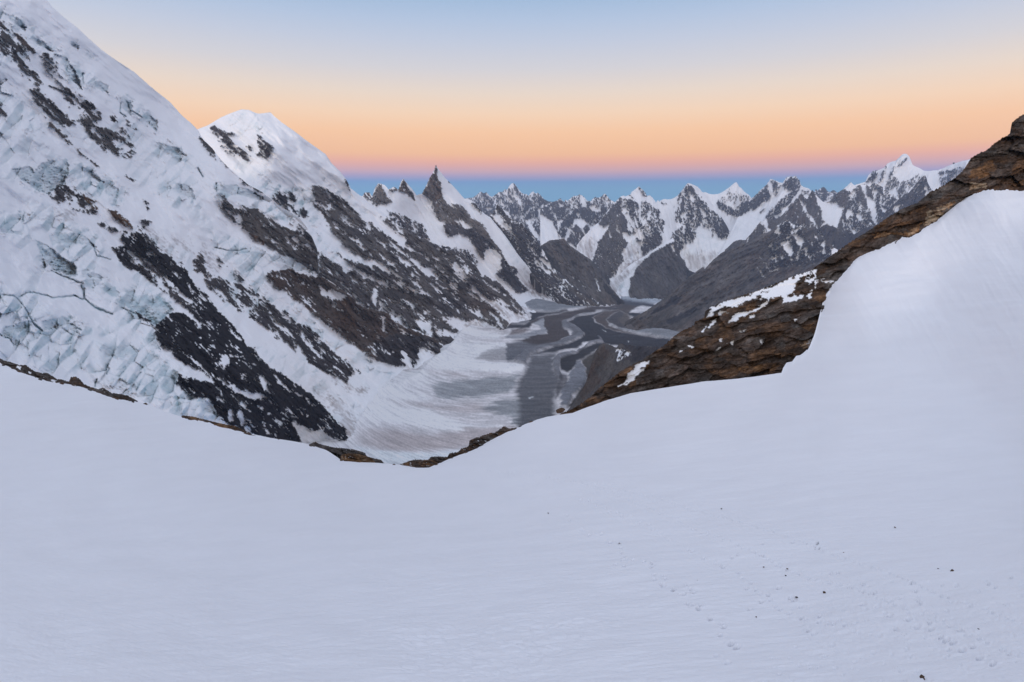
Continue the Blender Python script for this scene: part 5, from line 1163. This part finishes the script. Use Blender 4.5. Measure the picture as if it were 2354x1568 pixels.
# ------------------------------------------------------------------ rocks along the snow's edge
def outcrop(top_s, bot_s, frame, d0, label, tone, seed, thick=14, jag=2.2, name='rock_outcrop', cat='rock outcrop', paint=()):
    tp = P(frame, top_s); bp_ = P(frame, bot_s)
    xs_ = np.linspace(tp[:, 0].min(), tp[:, 0].max(), 12)
    ctrl_ = []
    for x in xs_:
        t_ = interp_line(tp, x); b_ = interp_line(bp_, x)
        d = float(snow_depth(np.array([x]), np.array([b_ + 1.0]))[0]) + d0
        ctrl_.append((x, b_, d)); ctrl_.append((x, min(t_, b_ - 2), d + 2.2))
    u_ = (bp_[:, 0] - bp_[:, 0].min()) / np.ptp(bp_[:, 0])
    bp_ = bp_ + np.stack([u_ * 0, 7.0 * np.sin(np.pi * np.clip(u_, 0, 1)) ** .5], -1)
    return landform(name, tp, bp_, np.array(ctrl_), list(paint), label, cat, kind='thing', base='rock', base_rock=(tone, .01), ang=12, seed=seed, dx=.8, dy=.8, relief=(3, 2.2, 1.2), wave=(40, 16), jag=(jag, 5),
                    edge=1.5, warp=1.5, custom=strata(7, 3.5, 13, 7), back=.7, bump=.9, rock_var=.6, min_gap=.8)


outcrop('-90,-20 -40,0 0,12 30,28 60,34 110,52 150,52 200,88 240,98 280,100 330,133 370,138 400,150 412,122 440,118 470,140 490,164 530,180 570,192 600,184 625,200 650,215 700,220 745,230 800,262',
        '-90,0 -40,20 0,30 60,60 160,105 280,145 400,160 470,175 560,205 640,235 800,264', 'e', 1.0, 'long dark band of broken rock along the left edge of the snow slope', .66, 50, paint=[('snow', P('e', '290,135 330,140 320,150')), ('snow', P('e', '100,50 125,60 120,75 95,65')), ('snow', P('e', '165,88 185,95 175,100'))])
outcrop('1055,344 1080,345 1130,352 1200,370 1260,385 1320,398 1370,405 1400,420 1440,440 1485,460', '1055,350 1130,366 1200,378 1290,412 1420,437 1485,462', 'e', 1.0, 'thin strip of brown stones at the snow edge just below the black rib', .85, 51, jag=1.2)
outcrop('185,345 200,340 232,326 255,340 290,350 360,368 440,374 510,382 540,392 590,405 605,432 660,448 710,458 730,484', '185,352 290,362 420,400 560,436 640,470 730,488', 'f', 2.5, 'low grey-brown slab of rock behind the orange rock at the snow edge', .5, 52, jag=1.2)
outcrop('410,458 415,432 430,418 480,412 540,416 590,428 640,446 665,476', '410,462 480,468 560,474 665,478', 'f', .6, 'rust-orange rock bulging out of the snow edge left of the valley', 1.0, 53, jag=1.4)
outcrop('845,490 880,480 920,466 950,457 1000,458 1050,460 1070,440 1100,434 1150,438 1190,440 1205,412 1240,408 1270,402 1290,376 1335,366 1346,352 1350,320 1368,312 1388,306 1396,294 1415,296 1440,286 1470,276 1500,264 1530,262 1560,246 1590,222 1610,215 1640,232 1665,230 1695,226',
        '845,494 960,511 1010,515 1050,510 1130,480 1250,430 1380,382 1480,325 1600,262 1700,228', 'f', .8, 'ragged brown rocks along the snow edge right of the valley bottom', .72, 54, jag=2.4)


# ------------------------------------------------------------------ loose boulders and stones
def rock_material(name, tone, seed):
    m = bpy.data.materials.new(name); m.use_nodes = True
    t = m.node_tree; b = t.nodes["Principled BSDF"]; b.inputs["Roughness"].default_value = .85; b.inputs["Specular IOR Level"].default_value = .2
    c = rock_colour(np.array([tone]))[0]
    tcn = t.nodes.new("ShaderNodeTexCoord")
    nz = t.nodes.new("ShaderNodeTexNoise"); nz.inputs["Scale"].default_value = 4.0; nz.inputs["Detail"].default_value = 6
    t.links.new(tcn.outputs["Generated"], nz.inputs["Vector"])
    r = t.nodes.new("ShaderNodeValToRGB")
    r.color_ramp.elements[0].position = .32; r.color_ramp.elements[1].position = .7
    r.color_ramp.elements[0].color = (*(c * .45), 1); r.color_ramp.elements[1].color = (*np.minimum(c * 1.7, .8), 1)
    t.links.new(nz.outputs["Fac"], r.inputs[0]); t.links.new(r.outputs[0], b.inputs["Base Color"])
    bp = t.nodes.new("ShaderNodeBump"); bp.inputs["Strength"].default_value = .5; bp.inputs["Distance"].default_value = .05
    t.links.new(nz.outputs["Fac"], bp.inputs["Height"]); t.links.new(bp.outputs[0], b.inputs["Normal"])
    return m


import bmesh


def stone_mesh(name, seed, mat, flat=.6, sub=3):
    rnd = random.Random(seed)
    bm = bmesh.new()
    bmesh.ops.create_icosphere(bm, subdivisions=sub, radius=1.0)
    # chop facets off a lump, then roughen it
    planes = []
    for i in range(11):
        n = Vector((rnd.gauss(0, 1), rnd.gauss(0, 1), rnd.gauss(0, 1))).normalized()
        planes.append((n, rnd.uniform(.55, .95)))
    for v in bm.verts:
        c = v.co.copy()
        for n, d in planes:
            k = c.dot(n)
            if k > d:
                c -= n * (k - d) * .92
        v.co = c * (1 + .05 * rnd.uniform(-1, 1))
        v.co.z *= flat
    me = bpy.data.meshes.new(name)
    bm.to_mesh(me); bm.free()
    me.materials.append(mat)
    return me


def put_stone(name, me, X, Y, size_px, label, cat, group, rot, depth=None, sx=1.0, sink=.35):
    d = float(snow_depth(np.array([float(X)]), np.array([float(Y)]))[0]) if depth is None else depth
    p = ray(np.array([float(X)]), np.array([float(Y)]))[0] * d
    r = size_px * d / FPX / 2
    o = bpy.data.objects.new(name, me); SC.collection.objects.link(o)
    o.location = p + np.array([0, 0, r * .6 * (.5 - sink)])
    o.scale = (r * sx, r, r); o.rotation_euler = (0, 0, rot)
    tag(o, label, cat, group)
    return o


m_dark = rock_material("dark stone", .4, 1); m_brown = rock_material("brown stone", .8, 2); m_red = rock_material("reddish stone", 1.0, 3)
shapes = [stone_mesh("stone", 10 + i, m_dark if i % 3 else m_brown) for i in range(5)]
rnd = random.Random(3)
SM = 'small dark stone lying loose on the snow among the footprints'
for i, (x, y) in enumerate(P('8', '583,428 272,296 1119,357 1318,540 1358,664 1565,469 1362,407 924,591 1215,532 1030,277 1790,358 1980,540 1311,569 1182,750 2155,803')):
    put_stone("stone", shapes[i % 5], x, y, rnd.uniform(3.0, 4.6) * (1.3 if i in (3, 4) else 1), SM, 'stone', 'small dark stones on the snow', rnd.uniform(0, 6), None, rnd.uniform(1, 1.5))
x, y = P('8', '553,276')[0]
put_stone("stone", shapes[1], x, y, 5.5, 'lone black stone beside the upper left footprint track', 'stone', None, .4, None, 1.2)
x, y = P('8', '1480,644')[0]
put_stone("stone", shapes[3], x, y, 7, 'flat grey-brown stone, widest of those near the middle of the tracks', 'stone', None, 1.0, None, 1.5)
for k, (x, y) in enumerate(P('8', '1808,545 1827,554')):
    put_stone("stone", shapes[k], x, y, 5, ('upper left one', 'lower right one')[k] + ' of two black stones lying close together', 'stone', None, 1 + k, None, 1.2)
x, y = P('8', '1748,753')[0]
put_stone("stone", stone_mesh("stone", 31, m_red), x, y, 5.5, 'reddish stone at the edge of a trodden snow hollow', 'stone', None, 0.3, None)
x, y = P('8', '1910,1015')[0]
put_stone("stone", stone_mesh("stone", 32, m_brown), x, y, 15, 'brown rock half sunk in the snow at the bottom right', 'rock', None, 0.9, None, 1.8, .75)
x, y = P('8', '2040,547')[0]
put_stone("stone", stone_mesh("stone", 33, m_brown, .35), x, y, 9, 'flat brown stone, farthest right of the larger ones on the snow', 'stone', None, 0.5, None, 1.8, .7)
lips = [stone_mesh("rock", 60 + i, m_brown if i % 2 else m_dark, .75, 3) for i in range(4)]
for i, (x, dy_) in enumerate(((8, 3), (44, 2), (92, 3), (140, 2), (206, 2), (268, 3), (305, 3), (334, 1), (470, 1), (540, 2), (640, 1), (905, 2), (962, 1), (1004, 2), (1040, 2), (1072, 1), (1108, 2), (1150, 1), (1196, 1), (1222, 1))):
    yl = float(np.interp(x, LIP[:, 0], LIP[:, 1])) + dy_
    put_stone("rock", lips[i % 4], x, yl, rnd.uniform(5, 10), 'small brown rock poking through the rim of the snow slope', 'rock', 'small rocks along the snow rim', rnd.uniform(0, 6), None, rnd.uniform(1, 1.7), .5)
put_stone("boulder", stone_mesh("boulder", 41, m_brown, .8, 4), 1289, 945, 17, 'angular rust-brown boulder on the snow lip left of the rock slope', 'boulder', None, .5, 128, 1.4, .4)
put_stone("boulder", stone_mesh("boulder", 42, m_brown, .9, 4), 1338, 932, 10, 'smaller dark boulder on the snow lip touching the foot of the rock slope', 'boulder', None, 1.5, 130, 1.0, .4)
put_stone("boulder", stone_mesh("boulder", 43, m_dark, .9, 3), *P('g', '1463,592')[0], 4.5, 'tiny dark boulder perched on the far snowy ridge at right', 'boulder', None, .5, 14600, 1.0, .3)


# ------------------------------------------------------------------ the mountain air
def build_haze(density):
    bm = bmesh.new()
    bmesh.ops.create_cube(bm, size=1.0)
    me = bpy.data.meshes.new("haze"); bm.to_mesh(me); bm.free()
    o = bpy.data.objects.new("haze", me); SC.collection.objects.link(o)
    o.scale = (60000, 28000, 4900); o.location = (0, 12500, -850)
    m = bpy.data.materials.new("thin cold air"); m.use_nodes = True
    t = m.node_tree
    for n in list(t.nodes):
        t.nodes.remove(n)
    om = t.nodes.new("ShaderNodeOutputMaterial"); v = t.nodes.new("ShaderNodeVolumePrincipled")
    v.inputs["Color"].default_value = (.60, .70, .92, 1); v.inputs["Density"].default_value = density
    t.links.new(v.outputs[0], om.inputs["Volume"])
    me.materials.append(m)
    tag(o, "thin blue-violet haze filling the air over the whole valley", "haze", None, "stuff")


build_haze(1.8e-5)
